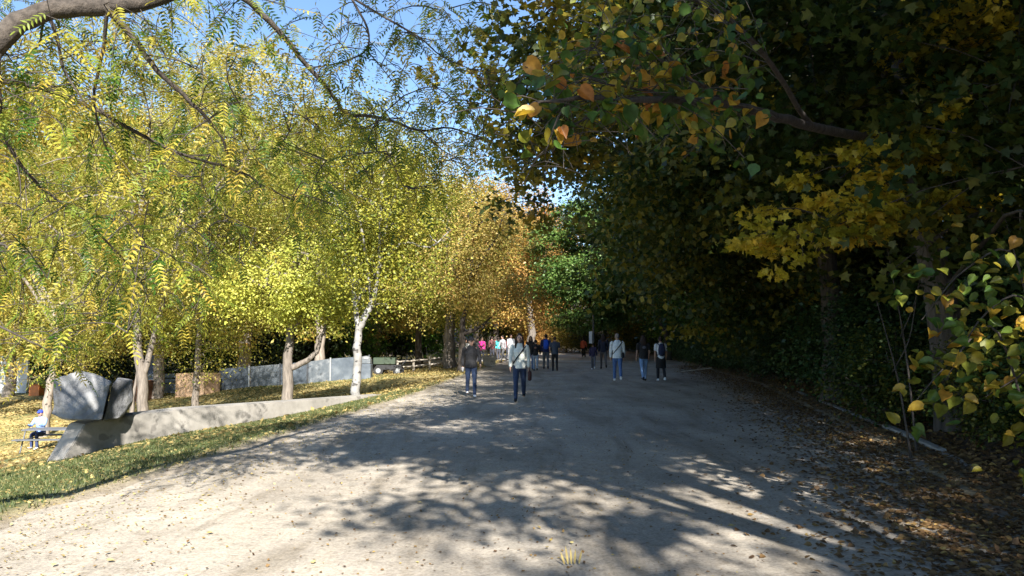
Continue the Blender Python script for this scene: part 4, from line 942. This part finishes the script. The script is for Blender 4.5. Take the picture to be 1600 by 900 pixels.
# plywood box: sheets and battens
r, w, ht = pxbox('plywood_box', 279, 331, 583.5, d0 - 1.2, 1.3, 'ply', 'tan plywood box standing behind the slim pale trunk', 'crate', -.32)
for k in range(4): MB().box(k * w / 3 - .03, k * w / 3 + .03, -.03, -.002, -.1, ht).build('batten', M['ply'], r)
pxbox('brown_crate', 206, 232, 597, d0 - 2, .8, 'brownbox', 'dark brown crate between the stone slab and the double trunk', 'crate', 0, 'brownbox')
pxbox('orange_barrel_crate', 50, 66, 602, 52, .6, 'orange', 'orange box at the foot of the pale tarpaulin', 'crate', 0, 'orange')
p_ = onground(238, d0 - .6); bl = empty('barrel', p_, 0, 'orange barrel showing just right of the double trunk', 'barrel')
MB().lathe([(.2, -.1), (.23, 0), (.2, .35), (.22, .4), (.18, .8), (.19, .84), (.14, .98), (.12, 1.0)], 14).build('body', M['orange'], bl, True)
MB().lathe([(.205, .5), (.212, .5), (.207, .62), (.2, .62)], 14).build('band', M['white'], bl, True)
p_ = onground(240, d0 + 2); t_ = empty('navy_pillar', p_, 0, 'tall narrow navy blue pillar behind the slatted barrier', 'pillar')
MB().box(-.28, .28, -.28, .28, -.2, P(0, 532, p_.y).z - p_.z, None, .02).build('shaft', M['navy'], t_); MB().box(-.34, .34, -.34, .34, -.2, .2, None, .02).build('plinth', M['navy'], t_)
# pale tarpaulin enclosure on the far left
a = onground(-60, 54); b = onground(48, 54); tr_ = empty('tarpaulin_screen', a, 0, 'pale white tarpaulin screen at the far left edge behind the trees', 'screen')
nw_ = 5; W_ = (b.x - a.x) / nw_; hh_ = P(0, 556, 54).z - a.z
for i in range(nw_):
    xs_ = np.linspace(0, W_ - .06, 10); zs_ = np.linspace(-.4, hh_, 8); Xg, Zg = np.meshgrid(xs_, zs_)
    Yg = .06 * np.sin(Xg * 5 + i) * np.sin(Zg * 2 + i); V = np.stack([Xg + i * W_, Yg, Zg], -1).reshape(-1, 3)
    k_ = (np.arange(7)[:, None] * 10 + np.arange(9)[None]).ravel(); link('sheet', mesh_np('sheet', V, np.stack([k_, k_ + 1, k_ + 11, k_ + 10], -1), M['white'], smooth_=True), tr_)
for i in range(nw_ + 1): MB().tube([(i * W_ - .03, .1, -.4), (i * W_ - .03, .1, hh_ + .1)], .03).build('post', M['alu'], tr_)
# grey bin, cart, rail fence near the birch
p_ = onground(573, 40); bn = empty('litter_bin', p_, 0, 'dark grey litter bin with a pale domed lid just right of the birch trunk', 'bin')
hb = P(0, 556, 40).z - p_.z
MB().box(-.3, .3, -.3, .3, -.1, hb * .66, None, .03).build('body', M['hoard'], bn); MB().box(-.27, .27, -.27, .27, hb * .67, hb * .86, None, .02).build('hood', M['hoard2'], bn)
MB().lathe([(.28, hb * .865), (.24, hb * .93), (.12, hb * .99), (.02, hb)], 14).build('lid', M['alu'], bn, True)
p_ = onground(588, 43); ct_ = empty('utility_cart', p_, .05, 'dark green utility cart with black wheels parked between the birch and the rail fence', 'cart')
sx = 43 / F
MB().box(-.15, 1.1, 0, .9, .62, 1.0, None, .02).build('tray', M['greenp'], ct_); MB().box(.0, 1.45, .05, .85, .3, .58, None, .03).build('chassis', M['rubber'], ct_)
for x, y_ in ((.15, .0), (.15, .9), (1.25, 0), (1.25, .9)):
    wv_ = MB(); prof = [(.27, -.06), (.27, .06)]; wv_.tube([(x, y_ - .07, .27), (x, y_ + .07, .27)], .27, 16); w_ = wv_.build('wheel', M['rubber'], ct_)
    MB().tube([(x, y_ - .085, .27), (x, y_ + .085, .27)], .14, 12).build('rim', M['alu'], w_)
MB().tube([(1.4, .45, .5), (1.7, .45, .9), (1.75, .45, 1.05)], .025).build('handle', M['darkmetal'], ct_)
pts_ = [(622, 44), (647, 44.5), (672, 45), (697, 45.5), (604, 43.8)]
pts_ = sorted(pts_); g_ = [onground(a, b) for a, b in pts_]
rf = empty('rail_fence', g_[0], 0, 'pale two rail wooden fence between the cart and the thick pale trunk', 'fence')
for q in g_: MB().box(-.06, .06, -.06, .06, -.2, .78 if q is not g_[3] else .86, None, .012).build('post', M['wood'], rf).location = q - g_[0]
for i in range(4):
    for z_ in (.36, .68):
        a, b = g_[i] - g_[0], g_[i + 1] - g_[0]; MB().tube([a + Vector((0, -.08, z_)), (a + b) / 2 + Vector((0, -.085, z_ + .01)), b + Vector((0, -.08, z_))], .045, 6).build('rail', M['wood'], rf)
# planter with a bare shrub
p_ = onground(765, 44); pl = empty('planter', p_, 0, 'tapered grey concrete planter at the edge of the plaza behind the walking man', 'planter')
ht_ = .62
v = [(-.3, -.3, 0), (.3, -.3, 0), (.3, .3, 0), (-.3, .3, 0), (-.42, -.42, ht_), (.42, -.42, ht_), (.42, .42, ht_), (-.42, .42, ht_), (-.35, -.35, ht_), (.35, -.35, ht_), (.35, .35, ht_), (-.35, .35, ht_), (-.33, -.33, ht_ - .1), (.33, -.33, ht_ - .1), (.33, .33, ht_ - .1), (-.33, .33, ht_ - .1)]
MB().add(v, [[3, 2, 1, 0], [0, 1, 5, 4], [1, 2, 6, 5], [2, 3, 7, 6], [3, 0, 4, 7], [4, 5, 9, 8], [5, 6, 10, 9], [6, 7, 11, 10], [7, 4, 8, 11], [8, 9, 13, 12], [9, 10, 14, 13], [10, 11, 15, 14], [11, 8, 12, 15]]).build('pot', M['concrete'], pl)
MB().box(-.335, .335, -.335, .335, ht_ - .16, ht_ - .08).build('soil', M['brownbox'], pl)
bs = empty('bare_shrub', (p_.x - .2, p_.y + .9, p_.z), 0, 'pale leafless branching little tree rising behind the tapered planter', 'tree')
rb = np.random.default_rng(3); t = NB(); t.tube(curve([(0, 0, -.1), (.02, 0, .5), (0, 0, 1.0)], 3), .05, 6); t.build('trunk', M['wood'], bs); t = NB()
for k in range(14):
    a = k * 2.4; e = np.array([math.cos(a) * rb.uniform(.4, 1.1), math.sin(a) * .6, rb.uniform(1.3, 2.1)]); s0 = np.array([0, 0, rb.uniform(.6, 1.0)])
    c = curve([s0, s0 * .5 + e * .5 + [0, 0, -.1], e], 3); t.tube(c, np.linspace(.028, .008, len(c)), 4)
    for j in range(3): q = c[2 + j]; t.tube(curve([q, q + rb.normal(0, .12, 3) + [0, 0, .15], q + rb.normal(0, .2, 3) + [0, 0, .35]], 2), .009, 3)
tag(t.build('branches', M['wood'], bs), kind='stuff')
# sign on a dark post beside the path
p_ = onground(927, 41); sg_ = empty('sign_post', p_, 0, 'narrow white sign fixed to a dark post at the shaded right side of the path', 'sign')
MB().tube([(0, 0, -.2), (0, 0, 2.9)], .05, 10).build('post', M['darkmetal'], sg_); MB().box(-.24, -.07, -.03, .0, 1.35, 2.0, None, .006).build('sign_plate', M['white'], sg_)
MB().box(-.1, .0, -.02, .02, 1.9, 1.93).build('bracket', M['darkmetal'], sg_); MB().box(-.1, .0, -.02, .02, 1.45, 1.48).build('bracket', M['darkmetal'], sg_)
# fallen branch in the leaves at the right
for (a, b, d_, lb) in (((1062, 575), (1110, 566), 36, 'pale fallen branch in the leaves at the foot of the shrubs'),):
    q0 = onground(a[0], d_); q1 = onground(b[0], d_); o = empty('fallen_branch', q0, 0, lb, 'branch'); t = NB(); dq = np.array(q1 - q0); t.tube(curve([(0, 0, .05), dq * .4 + [0, 0, .12], dq + [0, 0, .22]], 3), .03, 5); t.build('limb', M['wood'], o)
    t = NB(); t.tube(curve([dq * .5 + [0, 0, .12], dq * .7 + [0, .1, .35]], 3), .012, 4); t.build('twig', M['wood'], o)

# ------------------------------------------------------------------ people
def cloth(name, c, r=.85):
    c2 = tuple(min(1, v * 1.35 + .004) for v in c); return rough_mat(name, c, c2, 22, r, .35, dist=.01)
CL = {}
def cm(key, rgb):
    if key not in CL: CL[key] = cloth(key, sh(rgb))
    return CL[key]
M['skin'] = rough_mat('skin', (.42, .25, .18), (.5, .31, .23), 6, .55, 0)
M['skin_d'] = rough_mat('skin_deep', (.2, .11, .07), (.26, .15, .1), 6, .55, 0)
M['eye'] = rough_mat('eye_dark', (.01, .01, .01), (.02, .02, .02), 5, .2, 0)
M['lip'] = rough_mat('lip', (.3, .1, .09), (.34, .13, .11), 5, .5, 0)
def cap_tube(mb, pts, rx, ry=None, n=10, sub=3, side=None, flat=False):
    """closed tapered limb through pts; rx across, ry fore and aft; rounded ends"""
    p = np.asarray(pts, float); rx = np.asarray(rx, float); ry = rx if ry is None else np.asarray(ry, float)
    c = curve(p, sub) if len(p) > 2 else np.array([p[0] + (p[1] - p[0]) * t for t in np.linspace(0, 1, sub + 1)])
    u = np.linspace(0, 1, len(c)); u0 = np.linspace(0, 1, len(p)); RX = np.interp(u, u0, rx); RY = np.interp(u, u0, ry)
    T = unit(np.gradient(c, axis=0)); S0 = np.array([1.0, 0, 0]) if side is None else np.array(side, float)
    if side is None and abs(T[:, 0]).mean() > .75: S0 = np.array([0, 0, 1.0])
    S = unit(S0 - (T @ S0)[:, None] * T); B = np.cross(T, S)
    c = np.vstack([c[0] - T[0] * RX[0] * .75, c[0] - T[0] * RX[0] * .45, c, c[-1] + T[-1] * RX[-1] * .45, c[-1] + T[-1] * RX[-1] * .75])
    RX = np.concatenate([[RX[0] * .35, RX[0] * .8], RX, [RX[-1] * .8, RX[-1] * .35]]); RY = np.concatenate([[RY[0] * .35, RY[0] * .8], RY, [RY[-1] * .8, RY[-1] * .35]])
    S = np.vstack([S[:1], S[:1], S, S[-1:], S[-1:]]); B = np.vstack([B[:1], B[:1], B, B[-1:], B[-1:]])
    if flat: c, RX, RY, S, B = c[2:], RX[2:], RY[2:], S[2:], B[2:]
    a = np.arange(n) / n * 2 * np.pi
    V = c[:, None] + RX[:, None, None] * np.cos(a)[None, :, None] * S[:, None] + RY[:, None, None] * np.sin(a)[None, :, None] * B[:, None]
    m = len(c); base = len(mb.v); f = []
    for i in range(m - 1):
        for k in range(n): f.append([i * n + k, i * n + (k + 1) % n, (i + 1) * n + (k + 1) % n, (i + 1) * n + k])
    f.append(list(range(n))[::-1]); f.append([(m - 1) * n + k for k in range(n)])
    mb.add(V.reshape(-1, 3).tolist(), f)
def ellip(mb, c, r, n=12, M_=None):
    bm = bmesh.new(); bmesh.ops.create_uvsphere(bm, u_segments=n, v_segments=max(6, n * 2 // 3), radius=1)
    for v in bm.verts:
        q = Vector((v.co.x * r[0], v.co.y * r[1], v.co.z * r[2])); v.co = (M_ @ q if M_ else q) + Vector(c)
    bm.verts.index_update(); mb.add([v.co.copy() for v in bm.verts], [[v.index for v in f.verts] for f in bm.faces]); bm.free()
DG = None
def fuse(mb, name, mat, parent, vox, sm=2):
    """weld overlapping closed shapes into one continuous surface"""
    me = bpy.data.meshes.new(name); me.from_pydata(mb.v, [], mb.f); o = link(name, me)
    bmx = bmesh.new(); bmx.from_mesh(me); bmesh.ops.recalc_face_normals(bmx, faces=bmx.faces[:]); bmx.to_mesh(me); bmx.free()
    md = o.modifiers.new('r', 'REMESH'); md.mode = 'VOXEL'; md.voxel_size = vox; md.use_smooth_shade = True
    if sm: ms = o.modifiers.new('s', 'SMOOTH'); ms.factor = .5; ms.iterations = sm
    dg = bpy.context.evaluated_depsgraph_get(); me2 = bpy.data.meshes.new_from_object(o.evaluated_get(dg)); me2.name = name
    bpy.data.objects.remove(o); bpy.data.meshes.remove(me); me2.materials.clear(); me2.materials.append(mat)
    me2.polygons.foreach_set('use_smooth', np.ones(len(me2.polygons), bool)); return link(name, me2, parent)
def V3(*a): return np.array(a, float)
def person(loc, hgt, rz, label, top, legs, hairc, shoes, stride=.35, arm=(.25, -.2), elbow=(.3, .25), skin='skin', vox=.016, hair='short', sleeve='long', skirt=None, capc=None, build=1.0, seated=False, print_=None, face=True, group=None, lead=1):
    """faces -Y at rz 0. stride = hip swing of the leading leg"""
    root = empty('person', loc, rz, label, 'person', group); root.scale = (hgt / 1.75,) * 3
    hipz = .93; sh_z = 1.43; b = build
    LEG = {}
    for s in (-1, 1):
        th = stride if s == lead else -stride * .85; kn = .12 if s == lead else .55 * min(1, abs(stride) * 2.2) + .04
        hip = V3(s * .088, 0, hipz)
        if seated: th = 1.45; kn = 1.5
        knee = hip + .44 * V3(s * .02, -math.sin(th), -math.cos(th)); a2 = th - kn
        ank = knee + .43 * V3(0, -math.sin(a2), -math.cos(a2)); pit = 0 if s == lead else -.45 * min(1, abs(stride) * 2)
        LEG[s] = (hip, knee, ank, a2, pit)
    low = min(l[2][2] for l in LEG.values()) - .085
    dz = V3(0, 0, -low)
    for s in LEG: hp_, kn_, an_, a2, pt = LEG[s]; LEG[s] = (hp_ + dz, kn_ + dz, an_ + dz, a2, pt)
    z0 = -low; lean = -.03 if not seated else -.06
    pel = V3(0, 0, .95 + z0); wst = V3(0, lean * .3, 1.10 + z0); che = V3(0, lean, 1.30 + z0); shl = V3(0, lean, 1.43 + z0); nck = V3(0, lean * 1.2, 1.50 + z0); hd = V3(0, lean * 1.6 - .01, 1.645 + z0)
    ARM = {}
    for i, s in enumerate((-1, 1)):
        sw = arm[i]; el = elbow[i]
        so_ = V3(s * .185 * b, lean, 1.42 + z0); e_ = so_ + .285 * V3(s * .16, -math.sin(sw), -math.cos(sw)); a2 = sw + el
        w_ = e_ + .25 * V3(s * .02 - s * .15 * (el > .9), -math.sin(a2), -math.cos(a2)); ARM[s] = (so_, e_, w_, a2)
    bd = MB()
    ellip(bd, hd, (.076, .096, .118), 14); ellip(bd, hd + V3(0, -.02, -.05), (.058, .07, .07), 10); cap_tube(bd, [hd + V3(0, -.088, .015), hd + V3(0, -.106, -.02)], [.008, .014], n=6)
    for s in (-1, 1): ellip(bd, hd + V3(s * .078, .005, -.005), (.012, .02, .032), 8)
    cap_tube(bd, [nck + V3(0, .01, -.05), nck + V3(0, 0, .08)], [.056, .05]); cap_tube(bd, [pel, wst, che, shl], [.14 * b, .12 * b, .145 * b, .12 * b], [.1 * b, .085 * b, .1 * b, .07])
    for s in (-1, 1):
        so_, e_, w_, a2 = ARM[s]; cap_tube(bd, [so_ - V3(s * .06, 0, 0), so_, e_, w_], [.05, .05, .037, .025])
        dh = unit(w_ - e_); sd_ = V3(s * .25, -1, 0); sd_ = unit(sd_ - (sd_ @ dh) * dh); nn_ = np.cross(dh, sd_)
        pc = w_ + dh * .05; cap_tube(bd, [w_, pc, w_ + dh * .095], [.022, .038, .036], [.018, .016, .015], side=sd_)
        for j in range(4):
            k0 = w_ + dh * .095 + sd_ * (.027 - .018 * j); L_ = (.062, .07, .066, .052)[j]; cur = nn_ * (-s) * .0
            inward = V3(-s, 0, 0); inward = unit(inward - (inward @ dh) * dh)
            cap_tube(bd, [k0, k0 + dh * L_ * .5 + inward * .006, k0 + dh * L_ * .9 + inward * .022], [.0088, .0082, .007], n=6, sub=2)
        k0 = w_ + dh * .035 + sd_ * .03; cap_tube(bd, [k0, k0 + dh * .028 + sd_ * .02, k0 + dh * .058 + sd_ * .026], [.012, .0105, .008], n=6, sub=2)
        hip, knee, ank, a3, pt = LEG[s]; cap_tube(bd, [hip, knee, ank], [.075, .05, .036]); 
        fd = V3(0, -1, 0); cap_tube(bd, [ank + V3(0, .02, -.04), ank + V3(0, -.13, -.06)], [.035, .03], [.03, .02])
    fuse(bd, 'body', M[skin], root, vox)
    tp = MB(); cap_tube(tp, [pel + V3(0, 0, -.1), pel + V3(0, 0, .02), wst, che, shl + V3(0, 0, .0)], [.172 * b, .17 * b, .152 * b, .178 * b, .135 * b], [.15 * b, .14 * b, .115 * b, .125 * b, .085], n=14, flat=True)
    for s in (-1, 1):
        so_, e_, w_, a2 = ARM[s]; f = {'long': 1.0, 'short': .0}[sleeve]
        pts = [so_ - V3(s * .09, 0, .01), so_, e_, e_ + (w_ - e_) * .93] if f else [so_ - V3(s * .09, 0, .01), so_, so_ + (e_ - so_) * .7]
        cap_tube(tp, pts, [.07, .068, .055, .045] if f else [.07, .07, .06])
    cap_tube(tp, [nck + V3(0, .01, -.045), nck + V3(0, .005, 0)], [.075, .06])
    fuse(tp, 'top', top, root, vox)
    tr_ = MB(); cap_tube(tr_, [pel + V3(0, 0, .04), pel + V3(0, .005, -.06)], [.16 * b, .165 * b], [.115, .125])
    for s in (-1, 1):
        hip, knee, ank, a3, pt = LEG[s]; cap_tube(tr_, [hip + V3(0, 0, -.02), hip * .5 + knee * .5, knee, knee * .5 + ank * .5, ank + V3(0, 0, .0)], [.098, .088, .066, .062, .052], [.105, .092, .068, .064, .055])
    fuse(tr_, 'trousers', legs, root, vox)
    if skirt: 
        sk = MB(); cap_tube(sk, [pel + V3(0, 0, -.45), pel + V3(0, 0, -.15), pel + V3(0, 0, .1)], [.21, .2, .16], [.17, .16, .12], n=14, flat=True); fuse(sk, 'skirt', skirt, root, vox)
    for s in (-1, 1):
        hip, knee, ank, a3, pt = LEG[s]; sm_ = MB(); c, s_ = math.cos(pt), math.sin(pt)
        def R(v): return ank + V3(v[0], v[1] * c - v[2] * s_, v[1] * s_ + v[2] * c)
        cap_tube(sm_, [R((0, .045, -.045)), R((0, -.06, -.05)), R((s * .01, -.165, -.062))], [.042, .045, .038], [.034, .03, .02]); cap_tube(sm_, [ank + V3(0, .01, .02), R((0, .015, -.03))], [.046, .044])
        fuse(sm_, 'shoe', shoes, root, max(vox * .8, .01), 1)
    hm = MB(); ellip(hm, hd + V3(0, .018, .025), (.087, .1, .112), 14)
    if hair == 'long':
        cap_tube(hm, [hd + V3(0, .05, .02), hd + V3(0, .085, -.12), hd + V3(0, .09, -.3)], [.09, .115, .1], [.06, .05, .035])
        for s in (-1, 1): cap_tube(hm, [hd + V3(s * .07, .0, .03), hd + V3(s * .095, .0, -.1), hd + V3(s * .1, -.03, -.25)], [.03, .034, .026])
    if hair == 'bun': ellip(hm, hd + V3(0, .07, .09), (.045, .045, .045), 10)
    ho = fuse(hm, 'hair', hairc, root, vox * .8, 1)
    if capc:
        cp = MB(); ellip(cp, hd + V3(0, .01, .055), (.092, .106, .085), 14); cap_tube(cp, [hd + V3(0, -.09, .055), hd + V3(0, -.16, .04)], [.06, .05], [.01, .008]); fuse(cp, 'cap', capc, root, .01, 1)
    if face:
        for s in (-1, 1): e = MB(); ellip(e, hd + V3(s * .03, -.089, .012), (.013, .008, .008), 8); e.build('eye', M['eye'], root, True)
        e = MB(); ellip(e, hd + V3(0, -.09, -.058), (.022, .007, .007), 8); e.build('mouth', M['lip'], root, True)
    if print_:
        e = MB(); ellip(e, che + V3(0, .128 * b if print_[1] else -.128 * b, 0), (.075, .012, .06), 10); e.build('print', print_[0], root, True)
    root['_z'] = z0
    return root, ARM, z0
def attach(root, name, mb, mat, label, cat, vox=None):
    """a thing of its own placed in a person's frame (bag, backpack, cup)"""
    o = fuse(mb, name, mat, None, vox) if vox else mb.build(name, mat, None, True)
    o.matrix_world = Matrix.Translation(root.location) @ Matrix.Rotation(root.rotation_euler.z, 4, 'Z') @ Matrix.Scale(root.scale[0], 4)
    return tag(o, label, cat)
def strap(z0, s=1, b=1.0):
    """cross-body strap from one shoulder to the other hip, round the torso"""
    mb = MB(); pts = []
    for k in range(17):
        a = k / 16 * 2 * PI; x = math.cos(a) * .19 * b; yy = -.155 * math.sin(a) - .02; z = 1.22 + z0 + math.cos(a) * .24 * s
        if abs(x) > .12: x *= .92
        pts.append((x, yy, z))
    V, Qd = tube_np(pts, .016, 6); mb.add(V.tolist(), Qd.tolist()); return mb
def foot(px, py): 
    g = G(px, py, 90); inpath = float(xl(g.y)) < g.x < float(xr(g.y))
    return Vector((g.x, g.y, .01 if inpath else g.z + .03))
def hgt(g, pxh): return pxh / F * g.y
HB = cm('dark_brown_hair', (42, 30, 26)); BK = cm('black_cloth', (24, 24, 28)); DJ = cm('dark_denim', (38, 52, 78)); LJ = cm('light_denim', (110, 140, 180)); MJ = cm('mid_denim', (70, 98, 145)); WS = cm('white_shoe', (215, 215, 215)); BS = cm('black_shoe', (22, 22, 24)); GR = cm('grey_cloth', (105, 105, 108))
g = foot(736, 620); r, AR, z0 = person(g, hgt(g, 90), .12, 'man in a black sweater, dark jeans and white trainers walking towards the viewer', cm('black_sweater', (13, 13, 17)), DJ, HB, WS, stride=.24, arm=(-.25, .35), elbow=(.45, .35), vox=.011, build=1.1, capc=BK)
w_ = AR[-1][2]; c_ = MB(); c_.lathe([(.028, -.06), (.04, .06), (.042, .065)], 12); c_.v = [(x + w_[0] - .0, y - .03 + w_[1], z + w_[2] - .1) for x, y, z in c_.v]
attach(r, 'drink_cup', c_, M['white'], 'pale cup held low in the hand of the man in the black sweater', 'cup')
g = foot(812, 627); r, AR, z0 = person(g, hgt(g, 103), -.05, 'woman with long dark hair in a pale grey sweater walking towards the viewer', cm('pale_sweater', (196, 198, 188)), DJ, HB, BS, stride=.3, arm=(.15, -.15), elbow=(.2, .25), vox=.011, hair='long', lead=-1)
attach(r, 'crossbody_strap', strap(z0, 1), BK, 'black bag strap worn across the chest of the woman in the pale sweater', 'strap')
w_ = AR[1][2]; b_ = MB(); b_.box(-.05, .05, -.09, .09, -.36, -.1, None, .03); b_.v = [(x + w_[0] + .03, y + w_[1], z + w_[2]) for x, y, z in b_.v]; b_.tube([w_ + V3(.03, -.06, -.11), w_ + V3(.02, -.03, -.03), w_ + V3(.02, .03, -.03), w_ + V3(.03, .06, -.11)], .008, 6)
attach(r, 'handbag', b_, cm('brown_leather', (64, 36, 30)), 'dark brown bag carried in the hand of the woman in the pale sweater', 'bag')
g = foot(829, 578); person(g, hgt(g, 51), .1, 'person in a dark jacket half hidden behind the woman in the pale sweater', cm('dark_jacket', (48, 42, 40)), MJ, HB, BS, stride=.15, vox=.02, hair='long', face=False)
g = foot(837, 580); person(g, hgt(g, 48), PI - .1, 'person in a black printed hoodie and light jeans walking away', BK, cm('pale_denim', (130, 145, 165)), HB, BS, stride=.22, vox=.02, face=False, print_=(cm('tan_print', (120, 90, 80)), True))
g = foot(853, 577); r, AR, z0 = person(g, hgt(g, 53), PI, 'person with a bright blue backpack and grey trousers walking away', cm('navy_top', (34, 44, 84)), cm('grey_trousers', (84, 90, 98)), HB, BS, stride=.15, vox=.02, face=False, build=1.1)
def backpack(z0): 
    m_ = MB(); cap_tube(m_, [V3(0, .17, 1.08 + z0), V3(0, .19, 1.22 + z0), V3(0, .17, 1.4 + z0)], [.13, .15, .12], [.08, .1, .07])
    for s in (-1, 1): cap_tube(m_, [V3(s * .1, .12, 1.43 + z0), V3(s * .11, 0, 1.49 + z0), V3(s * .115, -.13, 1.38 + z0), V3(s * .12, -.13, 1.2 + z0), V3(s * .13, .08, 1.1 + z0)], [.022] * 5, [.012] * 5)
    return m_
attach(r, 'backpack', backpack(z0), cm('blue_pack', (40, 86, 200)), 'bright blue backpack on the back of the person in grey trousers', 'backpack', .014)
g = foot(867, 580); person(g, hgt(g, 52), PI + .05, 'person in dark grey T-shirt and black trousers, rightmost of the far group', cm('slate_tee', (58, 66, 80)), BK, HB, BS, stride=.12, vox=.02, face=False, sleeve='short', build=1.12)
g = foot(927, 578); person(g, hgt(g, 41), PI - .15, 'child in a dark purple jacket and grey leggings with white shoes', cm('purple_jacket', (44, 38, 66)), cm('grey_leggings', (92, 92, 100)), HB, WS, stride=.3, vox=.02, face=False, build=.95)
g = foot(943, 577); r, AR, z0 = person(g, hgt(g, 54), PI, 'adult with long dark hair in a navy jacket walking beside the child', cm('navy_jacket', (30, 34, 50)), cm('taupe_trousers', (88, 84, 84)), HB, BS, stride=.3, vox=.02, face=False, hair='long')
g = foot(965, 596); r, AR, z0 = person(g, hgt(g, 73), PI - .05, 'person with short grey hair in a white long sleeved top and blue jeans walking away', cm('white_top', (205, 212, 216)), MJ, cm('grey_hair', (128, 118, 112)), WS, stride=.27, vox=.014, face=False, build=1.08, arm=(.1, -.05), elbow=(.15, .2))
attach(r, 'crossbody_strap', strap(z0, -1, 1.08), BK, 'thin dark strap across the back of the person in the white top', 'strap')
b_ = MB(); cap_tube(b_, [V3(-.2, .06, .9 + z0), V3(-.2, .06, 1.02 + z0)], [.06, .06], [.12, .11]); attach(r, 'shoulder_bag', b_, BK, 'small black shoulder bag at the right hip of the person in the white top', 'bag', .014)
g = foot(1006, 596); person(g, hgt(g, 70), PI + .08, 'person with dark hair in a loose black printed top and light blue jeans walking away', BK, LJ, HB, BS, stride=.24, lead=-1, vox=.014, face=False, hair='long', sleeve='short', build=1.08, print_=(cm('grey_print', (92, 92, 104)), True), arm=(.05, .1), elbow=(.5, .2))
g = foot(1033, 596); r, AR, z0 = person(g, hgt(g, 68), PI + .02, 'person in white T-shirt and long black skirt walking away on the right', cm('white_tee', (200, 204, 210)), cm('black_trousers', (28, 30, 38)), HB, WS, stride=.22, vox=.014, face=False, sleeve='short', skirt=BK, arm=(.1, -.1), elbow=(.15, .15))
attach(r, 'backpack', backpack(z0), cm('navy_pack', (26, 34, 64)), 'navy backpack on the back of the person in the white T-shirt', 'backpack', .012)
g = foot(897, 555); person(Vector((g.x, min(g.y, 62), 0.01)), 1.6, PI - .3, 'distant person in an orange red top in the shade left of the sign', cm('orange_top', (190, 92, 66)), BK, HB, WS, stride=.3, vox=.03, face=False)
g = foot(912, 559); person(g, hgt(g, 33), PI, 'distant person in dark brown clothes just left of the sign post', cm('dark_brown', (50, 36, 32)), BK, HB, BS, stride=.2, vox=.03, face=False)
crowd = [(729, 52, 'white_shirt', (225, 225, 228), 'dark', 'person in white standing behind the head of the walking man'), (738, 56, 'dusk', (60, 58, 70), 'dark', 'person in dark clothes on the plaza behind the walking man'),
         (746, 54, 'charcoal', (40, 40, 44), 'dark', 'person in charcoal left of the person in pink'), (753, 50, 'magenta', (225, 45, 150), 'dark', 'person in a bright pink jacket behind the planter'),
         (769, 55, 'maroon', (92, 46, 50), 'dark', 'person in a dark maroon top right of the planter'), (774, 60, 'salmon', (205, 120, 110), 'dark', 'person in a salmon top far back on the plaza'),
         (779, 58, 'teal', (60, 175, 180), 'dark', 'person in a teal top on the plaza'), (786, 50, 'palegrey', (180, 178, 184), 'grey', 'person in a pale grey top and grey trousers crossing the plaza'),
         (798, 51, 'white2', (235, 235, 240), 'pale', 'person dressed all in white on the plaza'), (792, 60, 'red2', (110, 50, 50), 'dark', 'person in dark red behind the one in white')]
for i, (px, d_, nm, rgb, lg, lab) in enumerate(crowd):
    g = onground(px, d_); g.z = h(g.x, g.y) + (.03 if d_ > 51.3 else .045)
    person(g, 1.68 + .06 * (i % 3), [0, .5, 2.8, .4, 3.3, 1.2, PI, -.9, .3, 2][i], lab, cm(nm, rgb), {'dark': cm('dusk_trousers', (50, 52, 62)), 'grey': GR, 'pale': cm('pale_trousers', (190, 192, 200))}[lg], HB, BS, stride=.3 if i in (7, 8) else .1, vox=.03, face=False, hair='long' if i % 3 == 0 else 'short')
# picnic table and the seated person
g = G(72, 703, 60) + Vector((.12, 0, 0)); M['tab'] = rough_mat('table_boards', (.07, .075, .085), (.13, .135, .15), 5, .8, .1)
pt_ = empty('picnic_table', g, .08, 'grey picnic table with attached benches on the leaf covered lawn left of the wall', 'table')
for k in range(5): MB().box(-.8, .85, -.36 + k * .145, -.36 + k * .145 + .135, .72, .76, None, .006).build('tabletop_board', M['tab'], pt_)
for s in (-1, 1):
    for k in range(2): MB().box(-.85, .85, s * .7 - .14 + k * .145, s * .7 - .01 + k * .145, .43, .465, None, .006).build('bench_board', M['tab'], pt_)
for x in (-.68, .68):
    MB().tube([(x, -.3, .71), (x, -.62, -.05)], .025).build('leg', M['darkmetal'], pt_); MB().tube([(x, .3, .71), (x, .62, -.05)], .025).build('leg', M['darkmetal'], pt_)
    MB().tube([(x, -.82, .415), (x, .82, .415)], .022).build('crossbar', M['darkmetal'], pt_)
sp = g + Vector((-.78, .74, 0)); z_s = .43
r, AR, z0 = person(sp, 1.7, .05, 'person in a blue cap and pale blue jacket sitting at the picnic table', cm('blue_jacket', (120, 150, 205)), cm('navy_trousers', (44, 54, 88)), HB, WS, arm=(.75, .75), elbow=(1.0, 1.0), vox=.018, capc=cm('blue_cap', (40, 62, 170)), seated=True, face=True)
r.location.z = g.z + z_s - (z0 + .93 - .1) * 1.7 / 1.75
r.location.z = max(r.location.z, g.z - .02)
